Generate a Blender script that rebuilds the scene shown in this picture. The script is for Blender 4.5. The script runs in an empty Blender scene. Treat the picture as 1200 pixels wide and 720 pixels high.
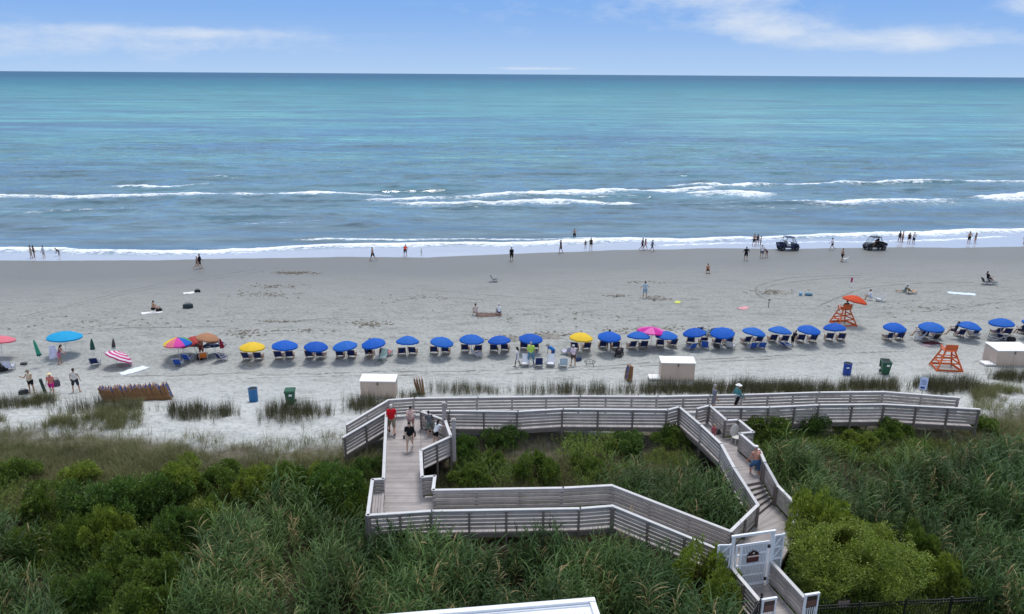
import bpy, bmesh, math, random
import numpy as np
from mathutils import Vector, Matrix, Euler
R = math.radians
random.seed(7)
scene = bpy.context.scene
COL = scene.collection

# ---------------------------------------------------------------- camera, sky, sun, exposure
FPX = 870.0                       # focal length in pixels of the 1200 px wide photograph
CAM = Vector((0.0, 0.0, 23.0))
PITCH, ROLL = 17.42, 0.36
cam_data = bpy.data.cameras.new("camera")
cam_data.sensor_width = 36.0
cam_data.lens = 36.0 * FPX / 1200.0
cam_data.clip_start = 0.1
cam_data.clip_end = 120000.0
cam = bpy.data.objects.new("camera", cam_data)
COL.objects.link(cam)
CAM_ROT = Matrix.Rotation(R(90 - PITCH), 3, 'X') @ Matrix.Rotation(R(ROLL), 3, 'Z')
cam.matrix_world = Matrix.Translation(CAM) @ CAM_ROT.to_4x4()
scene.camera = cam

SUN_EL, SUN_AZ = 67.0, 12.0       # azimuth measured from +Y (the sea) towards +X
world = bpy.data.worlds.new("World")
scene.world = world
world.use_nodes = True
nt = world.node_tree
nt.nodes.clear()
N = nt.nodes.new
def link(a, b): nt.links.new(a, b)
out = N('ShaderNodeOutputWorld'); bg = N('ShaderNodeBackground')
sky = N('ShaderNodeTexSky'); sky.sky_type = 'NISHITA'; sky.sun_disc = False
sky.sun_elevation = R(SUN_EL); sky.sun_rotation = R(SUN_AZ)
sky.altitude = 20; sky.air_density = 1.0; sky.dust_density = 0.3; sky.ozone_density = 2.5
tc = N('ShaderNodeTexCoord'); sep = N('ShaderNodeSeparateXYZ')
link(tc.outputs['Generated'], sep.inputs[0])
def M(op, a, b=None, clamp=False):
    n = N('ShaderNodeMath'); n.operation = op; n.use_clamp = clamp
    for i, v in enumerate((a, b)):
        if v is None: continue
        if isinstance(v, (int, float)): n.inputs[i].default_value = v
        else: link(v, n.inputs[i])
    return n.outputs[0]
def ramp(fac, pts, interp='LINEAR'):
    n = N('ShaderNodeValToRGB'); n.color_ramp.interpolation = interp
    el = n.color_ramp.elements
    while len(el) < len(pts): el.new(0.5)
    for e, (p, c) in zip(el, pts):
        e.position = p; e.color = (c, c, c, 1) if isinstance(c, (int, float)) else (*c, 1)
    link(fac, n.inputs[0]); return n.outputs[0]
def mix(f, a, b, typ='MIX'):
    n = N('ShaderNodeMix'); n.data_type = 'RGBA'; n.blend_type = typ
    if isinstance(f, (int, float)): n.inputs[0].default_value = f
    else: link(f, n.inputs[0])
    for s, v in ((6, a), (7, b)):
        if isinstance(v, tuple): n.inputs[s].default_value = (*v, 1)
        else: link(v, n.inputs[s])
    return n.outputs[2]
az = M('ARCTAN2', sep.outputs['X'], sep.outputs['Y'])
el_ = M('ARCSINE', sep.outputs['Z'])
cmb = N('ShaderNodeCombineXYZ')
link(M('MULTIPLY', az, 3.0), cmb.inputs[0]); link(M('MULTIPLY', el_, 22.0), cmb.inputs[1])
def noise(vec, scale, detail=6, rough=0.55, off=0.0):
    n = N('ShaderNodeTexNoise'); n.noise_dimensions = '4D'; n.inputs['W'].default_value = off
    n.inputs['Scale'].default_value = scale; n.inputs['Detail'].default_value = detail
    n.inputs['Roughness'].default_value = rough
    link(vec, n.inputs['Vector']); return n.outputs[0]
def gauss(v, c, w):
    d = M('DIVIDE', M('SUBTRACT', v, c), w)
    return M('EXPONENT', M('MULTIPLY', M('MULTIPLY', d, d), -1.0))
n1 = noise(cmb.outputs[0], 1.3, 8, 0.6, 2.0)
cm2 = N('ShaderNodeCombineXYZ')
link(M('MULTIPLY', az, 10.0), cm2.inputs[0]); link(M('MULTIPLY', el_, 30.0), cm2.inputs[1])
n2 = M('ADD', M('MULTIPLY', noise(cm2.outputs[0], 1.0, 10, 0.62, 5.0), 0.6), M('MULTIPLY', noise(cm2.outputs[0], 2.7, 10, 0.65, 9.0), 0.4))
def patch(a, e, wa, we): return M('MULTIPLY', gauss(az, a, wa), gauss(el_, e, we))
# clouds low over the sea, as the photograph has them: a pale bank left, white heaps right
mask = M('MULTIPLY', patch(-0.55, 0.030, 0.34, 0.020), 0.62)
mask = M('ADD', mask, M('MULTIPLY', patch(-0.40, 0.044, 0.16, 0.007), 0.5))
mask = M('ADD', mask, M('MULTIPLY', patch(0.24, 0.100, 0.11, 0.018), 1.0))
mask = M('ADD', mask, M('MULTIPLY', patch(0.31, 0.058, 0.07, 0.018), 0.85))
mask = M('ADD', mask, M('MULTIPLY', patch(0.46, 0.040, 0.12, 0.014), 1.0))
mask = M('ADD', mask, M('MULTIPLY', patch(0.60, 0.085, 0.05, 0.026), 1.25))
mask = M('ADD', mask, M('MULTIPLY', patch(0.10, 0.070, 0.25, 0.03), 0.34))
mask = M('ADD', mask, M('MULTIPLY', patch(0.03, 0.007, 0.06, 0.0022), 0.8))
cl = M('MULTIPLY', M('SUBTRACT', M('ADD', M('MULTIPLY', mask, 0.50), M('MULTIPLY', n2, 1.35)), 0.80), 2.1, True)
cl = M('MULTIPLY', cl, M('MINIMUM', M('MULTIPLY', mask, 1.8), 1.0))
# broken bright deck overhead (out of the frame, but it lights the beach and shows in the water)
deck = M('MULTIPLY', ramp(el_, [(0.10, 0.0), (0.42, 1.0)]), ramp(n1, [(0.33, 0.25), (0.62, 1.0)]))
SKY_STR = 0.085
base = mix(ramp(el_, [(0.0, 1.0), (0.12, 0.95), (0.45, 0.0)]), sky.outputs[0], (1.75, 3.65, 7.5))
haze_band = mix(ramp(el_, [(0.0, 0.75), (0.03, 0.48), (0.07, 0.14), (0.11, 0.0)]), base, (4.7, 6.2, 8.0))
c1 = mix(M('MULTIPLY', cl, 0.9), haze_band, (6.5, 7.1, 8.0))
c2 = mix(M('MULTIPLY', deck, 0.9), c1, (8.6, 9.4, 10.6))
link(c2, bg.inputs['Color']); bg.inputs['Strength'].default_value = SKY_STR
link(bg.outputs[0], out.inputs[0])

sun_data = bpy.data.lights.new("sun", 'SUN')
sun_data.energy = 1.9; sun_data.angle = R(17); sun_data.color = (1.0, 0.97, 0.93)
sun = bpy.data.objects.new("sun", sun_data); COL.objects.link(sun)
sun.rotation_euler = Euler((R(90 - SUN_EL), 0, R(180 - SUN_AZ)), 'XYZ')
sun.rotation_euler = Vector((-math.sin(R(SUN_AZ)) * math.cos(R(SUN_EL)), -math.cos(R(SUN_AZ)) * math.cos(R(SUN_EL)), -math.sin(R(SUN_EL)))).to_track_quat('-Z', 'Y').to_euler()
scene.view_settings.view_transform = 'Standard'
scene.view_settings.look = 'None'
scene.view_settings.exposure = 0.42
scene.view_settings.gamma = 1.0
scene.render.engine = 'CYCLES'
scene.cycles.use_denoising = True
scene.cycles.max_bounces = 6
scene.cycles.diffuse_bounces = 3
scene.cycles.glossy_bounces = 3
scene.cycles.transparent_max_bounces = 8
scene.cycles.sample_clamp_indirect = 6.0

# ---------------------------------------------------------------- general helpers
def ray(px, py):
    return CAM_ROT @ Vector(((px - 600.0) / FPX, -(py - 360.0) / FPX, -1.0))
def at(px, py, z):
    d = ray(px, py); t = (z - CAM.z) / d.z
    return CAM + d * t
TH = R(4.5)
def uv_of(x, y): return x * math.cos(TH) + y * math.sin(TH), -x * math.sin(TH) + y * math.cos(TH)
def xy_of(u, v): return u * math.cos(TH) - v * math.sin(TH), u * math.sin(TH) + v * math.cos(TH)
_rng = np.random.RandomState(3)
_tab = _rng.rand(64, 64, 16)
def vnoise(x, y, k=0):
    x = np.asarray(x, float); y = np.asarray(y, float)
    xi = np.floor(x).astype(int); yi = np.floor(y).astype(int)
    fx = x - xi; fy = y - yi
    fx = fx * fx * (3 - 2 * fx); fy = fy * fy * (3 - 2 * fy)
    g = lambda a, b: _tab[a % 64, b % 64, k]
    return (g(xi, yi) * (1 - fx) + g(xi + 1, yi) * fx) * (1 - fy) + (g(xi, yi + 1) * (1 - fx) + g(xi + 1, yi + 1) * fx) * fy
def fbm(x, y, k=0, o=4):
    s = 0; a = 0.5; t = 0
    for i in range(o):
        s = s + a * vnoise(x * 2 ** i + 7.3 * i, y * 2 ** i + 3.1 * i, (k + i) % 16); t += a; a *= 0.5
    return s / t
V_W = 92.0
PV = [-400, 5, 15, 22, 27, 31, 35, 37.5, 40, 42, 44.5, 47, 50, 54, 60, 70, 80, 90, 92, 100, 140, 4000]
PZ = [2.0, 2.0, 2.1, 2.35, 2.5, 2.75, 3.05, 3.2, 3.15, 2.95, 2.5, 2.05, 1.75, 1.55, 1.4, 1.0, 0.5, 0.07, 0.0, -0.35, -2.0, -14]
def shore_v(u, v):
    # the waterline swings a little along the beach: v measured as if it ran straight
    off = np.interp(u, [-300, -60, -38, -15, -4, 8, 22, 40, 85, 300], [4.6, 4.6, 3.6, 4.7, 3.7, 4.2, 6.3, 6.7, 6.1, 6.0])
    return v - off * np.clip((v - 60) / 28.0, 0, 1)
def ground_np(x, y):
    u, v = uv_of(x, y)
    v = shore_v(u, v)
    z = np.interp(v, PV, PZ)
    dune = np.exp(-((v - 41.0) / 5.5) ** 2)
    back = np.clip((40 - v) / 8.0, 0, 1)
    beach = np.clip((86 - v) / 15.0, 0, 1) * np.clip((v - 44) / 4.0, 0, 1); dryb = np.clip((74 - v) / 8.0, 0, 1) * np.clip((v - 41) / 3.0, 0, 1)
    z = z + dune * (fbm(u * 0.22, v * 0.30, 1) - 0.5) * 1.3 + back * (fbm(u * 0.12, v * 0.12, 2) - 0.5) * 0.7
    z = z + beach * ((fbm(u * 0.35, v * 0.7, 4) - 0.5) * 0.10 + (vnoise(u * 1.3, v * 2.0, 9) - 0.5) * 0.035) + dryb * ((fbm(u * 1.15, v * 1.5, 10, 2) - 0.5) * 0.14 + (fbm(u * 2.6, v * 2.6, 13, 2) - 0.5) * 0.10 * np.clip(vnoise(u * 0.12, v * 0.2, 15) * 2 - 0.3, 0, 1))
    wl = np.exp(-((v - 91) / 9.0) ** 2) * (fbm(u * 0.03, v * 0.015 + 5, 6, 3) - 0.5) * 0.16
    return z + wl
def gz(x, y): return float(ground_np(np.array([x]), np.array([y]))[0])
def ground(px, py):
    d = ray(px, py)
    t = np.linspace(10, 260, 5001)
    X = CAM.x + d.x * t; Y = CAM.y + d.y * t; Z = CAM.z + d.z * t
    below = Z < ground_np(X, Y)
    i = int(np.argmax(below)) if below.any() else len(t) - 1
    return Vector((X[i], Y[i], float(ground_np(X[i:i + 1], Y[i:i + 1])[0])))
def project(P):
    """points (n,3) -> pixel coordinates in the 1200 x 720 photograph, for layout of plant zones"""
    L = (np.asarray(P) - np.array(CAM)) @ np.array(CAM_ROT)
    return 600 + FPX * L[:, 0] / -L[:, 2], 360 - FPX * L[:, 1] / -L[:, 2]

def new_mesh(name, verts, faces, smooth=False):
    me = bpy.data.meshes.new(name)
    verts = np.asarray(verts, np.float32)
    faces = np.asarray(faces, np.int32)
    k = faces.shape[1]
    me.vertices.add(len(verts)); me.vertices.foreach_set("co", verts.ravel())
    me.loops.add(faces.size); me.loops.foreach_set("vertex_index", faces.ravel())
    me.polygons.add(len(faces))
    me.polygons.foreach_set("loop_start", np.arange(len(faces), dtype=np.int32) * k)
    if smooth: me.polygons.foreach_set("use_smooth", np.ones(len(faces), bool))
    me.update(calc_edges=True); me.validate()
    return me
def attr(me, name, vals):
    a = me.attributes.new(name, 'FLOAT', 'POINT'); a.data.foreach_set("value", np.asarray(vals, np.float32))
def tag(o, label=None, cat=None, group=None, kind=None):
    if label: o["label"] = label
    if cat: o["category"] = cat
    if group: o["group"] = group
    if kind: o["kind"] = kind
    return o
def put(name, me, parent=None, mat=None, loc=None, rotz=None):
    o = bpy.data.objects.new(name, me); COL.objects.link(o)
    if mat is not None and me is not None and not me.materials: me.materials.append(mat)
    if parent is not None: o.parent = parent
    if loc is not None: o.location = loc
    if rotz is not None: o.rotation_euler = (0, 0, rotz)
    return o
def thing(name, label, cat, loc=(0, 0, 0), rotz=0.0, group=None):
    o = bpy.data.objects.new(name, None); COL.objects.link(o)
    o.empty_display_size = 0.2
    o.location = loc; o.rotation_euler = (0, 0, rotz)
    return tag(o, label, cat, group)
def children_of(o): return [c for c in COL.objects if c.parent == o]
_kids = {}
def dup(root, loc, rotz, label, group=None, scale=None, rot=None):
    """a copy of a thing with copies of its parts and their sub-parts"""
    if root.name not in _kids: _kids[root.name] = [(c, list(c.children)) for c in root.children]
    r = root.copy(); COL.objects.link(r)
    r.location = loc; r.rotation_euler = rot if rot is not None else (0, 0, rotz)
    if scale: r.scale = (scale,) * 3 if isinstance(scale, (int, float)) else scale
    r["label"] = label
    if group: r["group"] = group
    for c, subs in _kids[root.name]:
        d = c.copy(); COL.objects.link(d); d.parent = r
        for s in subs:
            e = s.copy(); COL.objects.link(e); e.parent = d
    return r

class MB:
    """collects boxes, bars, tubes and lofts; build() links them as one mesh object"""
    def __init__(s): s.v = []; s.f = []; s.tint = []
    def _add(s, vs, fs):
        b = len(s.v); s.v += [tuple(p) for p in vs]; s.f += [tuple(i + b for i in f) for f in fs]
        s.tint += [random.random()] * len(vs)
    def hexa(s, p):  # 8 corners, bottom ring then top ring
        s._add(p, [(3, 2, 1, 0), (4, 5, 6, 7), (0, 1, 5, 4), (1, 2, 6, 5), (2, 3, 7, 6), (3, 0, 4, 7)])
    def box(s, c, d, m=None):
        x, y, z = d[0] / 2, d[1] / 2, d[2] / 2
        p = [Vector(q) for q in ((-x, -y, -z), (x, -y, -z), (x, y, -z), (-x, y, -z), (-x, -y, z), (x, -y, z), (x, y, z), (-x, y, z))]
        if m is not None: p = [m @ q for q in p]
        s.hexa([Vector(c) + q for q in p])
    def bar(s, a, b, w, h, up=(0, 0, 1)):
        """a rectangular bar from a to b: w across, h along 'up'"""
        a = Vector(a); b = Vector(b); d = (b - a).normalized(); up = Vector(up)
        side = d.cross(up)
        if side.length < 1e-4: side = d.cross(Vector((0, 1, 0)))
        side.normalize(); u = side.cross(d).normalized()
        sx = side * w / 2; uy = u * h / 2
        s.hexa([a - sx - uy, a + sx - uy, b + sx - uy, b - sx - uy, a - sx + uy, a + sx + uy, b + sx + uy, b - sx + uy])
    def tube(s, pts, r, n=8, caps=True):
        pts = [Vector(p) for p in pts]
        rs = r if isinstance(r, (list, tuple)) else [r] * len(pts)
        rings = []
        for i, p in enumerate(pts):
            d = (pts[min(i + 1, len(pts) - 1)] - pts[max(i - 1, 0)]).normalized()
            a = d.cross(Vector((0, 0, 1)))
            if a.length < 1e-3: a = Vector((1, 0, 0))
            a.normalize(); b = d.cross(a)
            rings.append([p + (a * math.cos(t) + b * math.sin(t)) * rs[i] for t in [2 * math.pi * k / n for k in range(n)]])
        s.loft(rings, caps)
    def loft(s, rings, caps=True):
        n = len(rings[0]); vs = [p for r in rings for p in r]; fs = []
        for i in range(len(rings) - 1):
            for k in range(n):
                fs.append((i * n + k, i * n + (k + 1) % n, (i + 1) * n + (k + 1) % n, (i + 1) * n + k))
        if caps:
            fs.append(tuple(range(n))[::-1]); fs.append(tuple((len(rings) - 1) * n + k for k in range(n)))
        s._add(vs, fs)
    def ball(s, c, rx, ry=None, rz=None, n=10, m=6):
        ry = ry or rx; rz = rz or rx; c = Vector(c)
        rings = []
        for i in range(m + 1):
            t = math.pi * (i + 0.02 if i == 0 else (i - 0.02 if i == m else i)) / m
            rings.append([c + Vector((rx * math.sin(t) * math.cos(2 * math.pi * k / n), ry * math.sin(t) * math.sin(2 * math.pi * k / n), rz * math.cos(t))) for k in range(n)])
        s.loft(rings[::-1])
    def mesh(s, name, smooth=False):
        me = bpy.data.meshes.new(name)
        me.from_pydata([tuple(p) for p in s.v], [], s.f); me.update()
        bm = bmesh.new(); bm.from_mesh(me); bmesh.ops.recalc_face_normals(bm, faces=bm.faces); bm.to_mesh(me); bm.free()
        attr(me, "tint", s.tint)
        if smooth: me.polygons.foreach_set("use_smooth", np.ones(len(me.polygons), bool))
        return me
    def build(s, name, mat, parent=None, smooth=False):
        return put(name, s.mesh(name, smooth), parent, mat)

# ---------------------------------------------------------------- materials
class NT:
    def __init__(s, m): s.t = m.node_tree; s.p = s.t.nodes['Principled BSDF']
    def n(s, typ, **kw):
        o = s.t.nodes.new(typ)
        for k, v in kw.items():
            if hasattr(o, k): setattr(o, k, v)
        return o
    def l(s, a, b): s.t.links.new(a, b)
    def val(s, sock, v):
        if isinstance(v, (int, float)): sock.default_value = v
        elif isinstance(v, tuple): sock.default_value = (*v, 1) if len(v) == 3 else v
        else: s.l(v, sock)
    def math(s, op, a, b=None, clamp=False):
        o = s.n('ShaderNodeMath', operation=op, use_clamp=clamp); s.val(o.inputs[0], a)
        if b is not None: s.val(o.inputs[1], b)
        return o.outputs[0]
    def mix(s, f, a, b, typ='MIX'):
        o = s.n('ShaderNodeMix', data_type='RGBA', blend_type=typ)
        s.val(o.inputs[0], f); s.val(o.inputs[6], a); s.val(o.inputs[7], b); return o.outputs[2]
    def ramp(s, f, pts, interp='LINEAR'):
        o = s.n('ShaderNodeValToRGB'); o.color_ramp.interpolation = interp; el = o.color_ramp.elements
        while len(el) < len(pts): el.new(0.5)
        for e, (p, c) in zip(el, pts):
            e.position = p; e.color = (c, c, c, 1) if isinstance(c, (int, float)) else (*c, 1)
        s.l(f, o.inputs[0]); return o.outputs[0]
    def coord(s, which='Object', scale=(1, 1, 1), rot=(0, 0, 0)):
        c = s.n('ShaderNodeTexCoord'); m = s.n('ShaderNodeMapping')
        m.inputs['Scale'].default_value = scale; m.inputs['Rotation'].default_value = rot
        s.l(c.outputs[which], m.inputs[0]); return m.outputs[0]
    def noise(s, vec, scale, detail=4, rough=0.55):
        o = s.n('ShaderNodeTexNoise'); o.inputs['Scale'].default_value = scale
        o.inputs['Detail'].default_value = detail; o.inputs['Roughness'].default_value = rough
        s.l(vec, o.inputs['Vector']); return o.outputs[0]
    def attr(s, name):
        return s.n('ShaderNodeAttribute', attribute_name=name).outputs['Fac']
    def bump(s, h, strength, dist):
        o = s.n('ShaderNodeBump'); s.val(o.inputs['Strength'], strength); o.inputs['Distance'].default_value = dist
        s.l(h, o.inputs['Height']); s.l(o.outputs[0], s.p.inputs['Normal']); return o
def material(name):
    m = bpy.data.materials.new(name); m.use_nodes = True
    return m, NT(m)
_mats = {}
def paint(name, col, rough=0.6, vary=0.12, scale=6.0, spec=0.4, metal=0.0, bump=0.0, tint=0.0, trans=0.0):
    """plain coloured surface with a little unevenness of its own"""
    if name in _mats: return _mats[name]
    m, t = material(name)
    nz = t.noise(t.coord('Object'), scale, 5)
    f = t.ramp(nz, [(0.25, 1 - vary), (0.75, 1 + vary)])
    c = t.mix(1.0, tuple(col), f, 'MULTIPLY')
    if tint:
        c = t.mix(1.0, c, t.ramp(t.attr('tint'), [(0.0, 1 - tint), (1.0, 1 + tint)]), 'MULTIPLY')
    t.l(c, t.p.inputs['Base Color'])
    t.p.inputs['Roughness'].default_value = rough; t.p.inputs['Metallic'].default_value = metal
    t.p.inputs['Specular IOR Level'].default_value = spec
    if bump: t.bump(t.noise(t.coord('Object'), scale * 4, 4), bump, 0.01)
    _mats[name] = m
    return m
# ---------------------------------------------------------------- the beach and dunes: one sheet
def spread(lo, hi, step, far_lo, far_hi):
    c = list(np.arange(lo, hi + 1e-6, step))
    a = []; x = lo; s = step
    while x > far_lo: s *= 1.35; x -= s; a.append(x)
    b = []; x = hi; s = step
    while x < far_hi: s *= 1.35; x += s; b.append(x)
    return np.array(a[::-1] + c + b)
def sheet(us, vs, zf):
    U, V = np.meshgrid(us, vs)
    X = U * math.cos(TH) - V * math.sin(TH); Y = U * math.sin(TH) + V * math.cos(TH)
    Z = zf(X, Y, U, V)
    n, m = len(vs), len(us)
    idx = np.arange(n * m).reshape(n, m)
    F = np.stack([idx[:-1, :-1], idx[:-1, 1:], idx[1:, 1:], idx[1:, :-1]], -1).reshape(-1, 4)
    return np.stack([X, Y, Z], -1).reshape(-1, 3), F, U.ravel(), V.ravel()
us = spread(-84, 90, 0.25, -3000, 3000); vs = spread(8, 100, 0.21, -2500, 160)
Vt, Ft, U, V = sheet(us, vs, lambda X, Y, U, V: ground_np(X, Y))
me = new_mesh("beach_ground", Vt, Ft, True)
# where plants have rooted (litter and dark soil), by the line where the sand path ends
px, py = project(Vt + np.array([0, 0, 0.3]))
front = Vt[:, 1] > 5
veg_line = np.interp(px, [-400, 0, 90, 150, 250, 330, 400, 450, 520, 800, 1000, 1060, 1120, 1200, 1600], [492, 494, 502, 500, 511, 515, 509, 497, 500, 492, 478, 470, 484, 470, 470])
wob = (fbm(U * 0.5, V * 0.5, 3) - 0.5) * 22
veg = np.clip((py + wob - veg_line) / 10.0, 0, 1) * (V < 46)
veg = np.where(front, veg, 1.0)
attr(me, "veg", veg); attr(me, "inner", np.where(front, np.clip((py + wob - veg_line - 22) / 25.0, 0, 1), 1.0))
attr(me, "vdist", shore_v(U, V))
m, t = material("beach_sand")
vd = t.attr("vdist"); vg = t.attr("veg")
uvw = t.coord('Object', rot=(0, 0, -TH))
nbig = t.noise(t.coord('Object', (0.05, 0.16, 1), (0, 0, -TH)), 1.0, 5)
nmid = t.noise(t.coord('Object', (0.35, 1.1, 1), (0, 0, -TH)), 1.0, 6, 0.65)
nfin = t.noise(uvw, 3.2, 6, 0.7)
wetness = t.ramp(t.math('ADD', t.math('DIVIDE', t.math('SUBTRACT', vd, 60.0), 40.0), t.math('MULTIPLY', t.math('SUBTRACT', nbig, 0.5), 0.22)),
                 [(0.0, 0.0), (0.22, 0.34), (0.42, 0.72), (0.58, 1.0)])
white = t.ramp(t.math('ADD', t.math('DIVIDE', t.math('SUBTRACT', vd, 38.0), 25.0), t.math('MULTIPLY', t.math('SUBTRACT', nmid, 0.5), 0.2)), [(0.25, 1.0), (0.75, 0.0)])
dry = t.mix(white, (0.392, 0.398, 0.378), (0.560, 0.570, 0.555))
sandc = t.mix(wetness, dry, (0.158, 0.160, 0.156))
mot = t.ramp(nfin, [(0.30, 0.66), (0.5, 1.0), (0.72, 1.12)])
mot2 = t.ramp(nmid, [(0.28, 0.74), (0.48, 1.0), (0.75, 1.10)])
mots = t.mix(t.ramp(wetness, [(0.3, 1.0), (1.0, 0.15)]), (1, 1, 1), t.mix(1.0, mot, mot2, 'MULTIPLY'))
sandc = t.mix(1.0, sandc, mots, 'MULTIPLY')
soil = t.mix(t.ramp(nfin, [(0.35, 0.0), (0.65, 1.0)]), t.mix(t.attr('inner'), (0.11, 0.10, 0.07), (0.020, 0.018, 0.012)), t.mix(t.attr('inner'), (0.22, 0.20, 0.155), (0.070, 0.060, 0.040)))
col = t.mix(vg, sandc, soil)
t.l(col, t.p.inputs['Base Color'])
t.l(t.ramp(wetness, [(0.3, 0.95), (1.0, 0.55)]), t.p.inputs['Roughness'])
t.l(t.ramp(wetness, [(0.3, 0.05), (1.0, 0.45)]), t.p.inputs['Specular IOR Level'])
voro = t.n('ShaderNodeTexVoronoi'); voro.inputs['Scale'].default_value = 1.7; t.l(uvw, voro.inputs['Vector'])
hh = t.math('ADD', t.math('MULTIPLY', nfin, 0.8), t.math('MULTIPLY', voro.outputs['Distance'], 0.5))
t.bump(hh, t.ramp(wetness, [(0.2, 1.0), (0.9, 0.05)]), 0.30)
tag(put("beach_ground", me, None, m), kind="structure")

# ---------------------------------------------------------------- the sea
def vline(pts, z=0.15):
    P = [uv_of(*at(a, b, z)[:2]) for a, b in pts]
    return np.array([p[0] for p in P]), np.array([p[1] for p in P])
crests = [  # (photo line of the crest, half width towards the sea, tail towards the beach, height, foam)
    ([(-150, 235), (0, 233), (120, 231), (240, 231), (372, 229), (470, 230)], 0.8, 3.4, 0.42, 1.0),
    ([(120, 219), (200, 220), (268, 218)], 0.7, 1.2, 0.35, 0.62),
    ([(205, 209), (300, 209)], 0.7, 1.0, 0.30, 0.38),
    ([(420, 238), (520, 230), (640, 228), (765, 224), (850, 221)], 0.8, 4.0, 0.42, 1.0),
    ([(770, 219), (860, 220), (903, 217), (985, 215), (1100, 213), (1240, 213)], 1.0, 2.6, 0.70, 0.80),
    ([(838, 220), (898, 219)], 0.9, 2.6, 0.2, 1.0),
    ([(930, 216), (984, 215)], 0.8, 1.6, 0.2, 1.0),
    ([(790, 228), (850, 228), (918, 229)], 0.9, 6.0, 0.15, 1.0),
    ([(1130, 233), (1200, 229), (1330, 226)], 0.9, 6.0, 0.35, 0.95),
    ([(900, 238), (1030, 236), (1130, 238)], 1.8, 6.0, 0.1, 0.75),
    ([(450, 240), (560, 238), (700, 236), (770, 240)], 1.8, 6.0, 0.1, 0.75),
    ([(0, 252), (90, 251), (200, 248)], 0.7, 0.8, 0.28, 0.22),
    ([(0, 268), (150, 265), (200, 263)], 0.7, 0.8, 0.25, 0.20),
    ([(250, 265), (330, 262), (400, 262)], 0.7, 0.8, 0.25, 0.28),
    ([(800, 246), (880, 245), (1000, 247)], 0.7, 1.0, 0.30, 0.25),
    ([(450, 259), (560, 256), (760, 250)], 0.7, 0.8, 0.28, 0.10),
    ([(620, 265), (740, 262), (830, 266)], 0.7, 0.8, 0.22, 0.12),
    ([(-150, 290), (0, 290), (60, 290), (130, 293), (230, 293), (300, 290), (400, 286), (500, 284), (600, 284), (700, 281), (740, 278), (800, 280), (870, 277), (950, 276), (1050, 272), (1100, 271), (1200, 268), (1350, 264)], 0.7, 2.6, 0.14, 1.0),
    ([(330, 281), (420, 281), (520, 280), (640, 280), (735, 279)], 0.5, 0.9, 0.20, 0.55),
    ([(740, 287), (870, 284), (1000, 283), (1200, 276)], 0.5, 1.2, 0.03, 0.45),
]
cr_ = random.Random(17)
swells = [(cr_.uniform(-95, 85), cr_.uniform(108, 152), cr_.uniform(14, 48), cr_.uniform(0.22, 0.46), cr_.uniform(-0.03, 0.03)) for k in range(46)]
us = spread(-115, 125, 0.55, -60000, 60000)
vs = np.concatenate([np.arange(86, 150, 0.30), 150 + np.cumsum(np.linspace(0.32, 1.2, 180))])
vs = np.concatenate([vs, spread(vs[-1] + 1.4, vs[-1] + 2.8, 1.4, 1e9, 70000)[:]])
swl = vline(crests[17][0])
def sea_z(X, Y, U, V):
    depth = np.clip((V - np.interp(U, *swl)) / 22.0, 0, 1)
    fade = np.exp(-np.clip(V - 170, 0, None) / 240.0)
    wv = V + 5 * (fbm(U * 0.02, V * 0.02, 5, 2) - 0.5)
    rdg = lambda n: (1 - np.abs(2 * n - 1)) ** 1.6
    big = 1.15 * rdg(fbm(U * 0.030 + 3, wv / 9.0, 7, 2)) - 0.5
    mid = 0.75 * rdg(vnoise(U * 0.11, wv / 3.6, 8)) - 0.3 + 0.5 * (fbm(U * 0.3, wv / 2.0, 10, 2) - 0.5)
    small = fbm(U * 0.9, wv * 1.1, 11, 2) - 0.5
    z = (0.80 * big + 0.46 * mid + 0.24 * small) * (0.04 + 0.96 * depth) * fade
    w = 0 * z
    for u0, v0, ln, h, sl in swells:    # long low swells with a steeper face towards the beach
        d = V - v0 - sl * (U - u0) - 1.6 * (fbm(U * 0.09 + v0, U * 0 + u0, 3, 2) - 0.5)
        w = w + h * np.exp(-((U - u0) / ln) ** 2) * 0.8 * np.where(d > 0, np.exp(-(d / 2.6) ** 2), np.exp(-(d / 1.6) ** 2)) * (0.5 + vnoise(U * 0.16 + v0, U * 0 + 3, 9))
    for pts, ws, wt, h, fm in crests:
        u, v = vline(pts)
        d = V - np.interp(U, u, v) - 0.9 * (vnoise(U * 0.25, U * 0 + 1, 12) - 0.5)
        ends = np.clip((U - u[0]) / 6, 0, 1) * np.clip((u[-1] - U) / 6, 0, 1)
        w = w + ends * h * 0.75 * np.where(d > 0, np.exp(-(d / (ws * 2.4)) ** 2), np.exp(-(d / (ws * 1.7)) ** 2)) * (0.55 + 0.9 * vnoise(U * 0.1, U * 0 + 4, 13))
    z = z + 0.44 * np.tanh(w / 0.50)
    return z
Vs, Fs, U, V = sheet(us, vs, sea_z)
foam = np.zeros(len(U))
for pts, ws, wt, h, fm in crests:
    u, v = vline(pts)
    d = V - np.interp(U, u, v) - 1.6 * (fbm(U * 0.22, U * 0 + 9, 2, 3) - 0.5)
    ends = np.clip((U - u[0]) / 5, 0, 1) * np.clip((u[-1] - U) / 5, 0, 1)
    f = fm * ends * np.where(d > 0, np.exp(-(d / (0.35 * ws + 0.1)) ** 2), 0.62 * np.exp(-(np.clip(-d, 0, None) / (wt * 0.8)) ** 1.3) + 0.38 * np.exp(-(d / 0.5) ** 2)) * (0.55 + 0.75 * fbm(U * 0.10, U * 0 + 2, 14, 3))
    foam = np.maximum(foam, f)
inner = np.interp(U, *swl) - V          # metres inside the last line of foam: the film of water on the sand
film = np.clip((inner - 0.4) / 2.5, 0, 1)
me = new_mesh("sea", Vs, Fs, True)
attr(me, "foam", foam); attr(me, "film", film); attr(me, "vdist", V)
m, t = material("sea_water")
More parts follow.
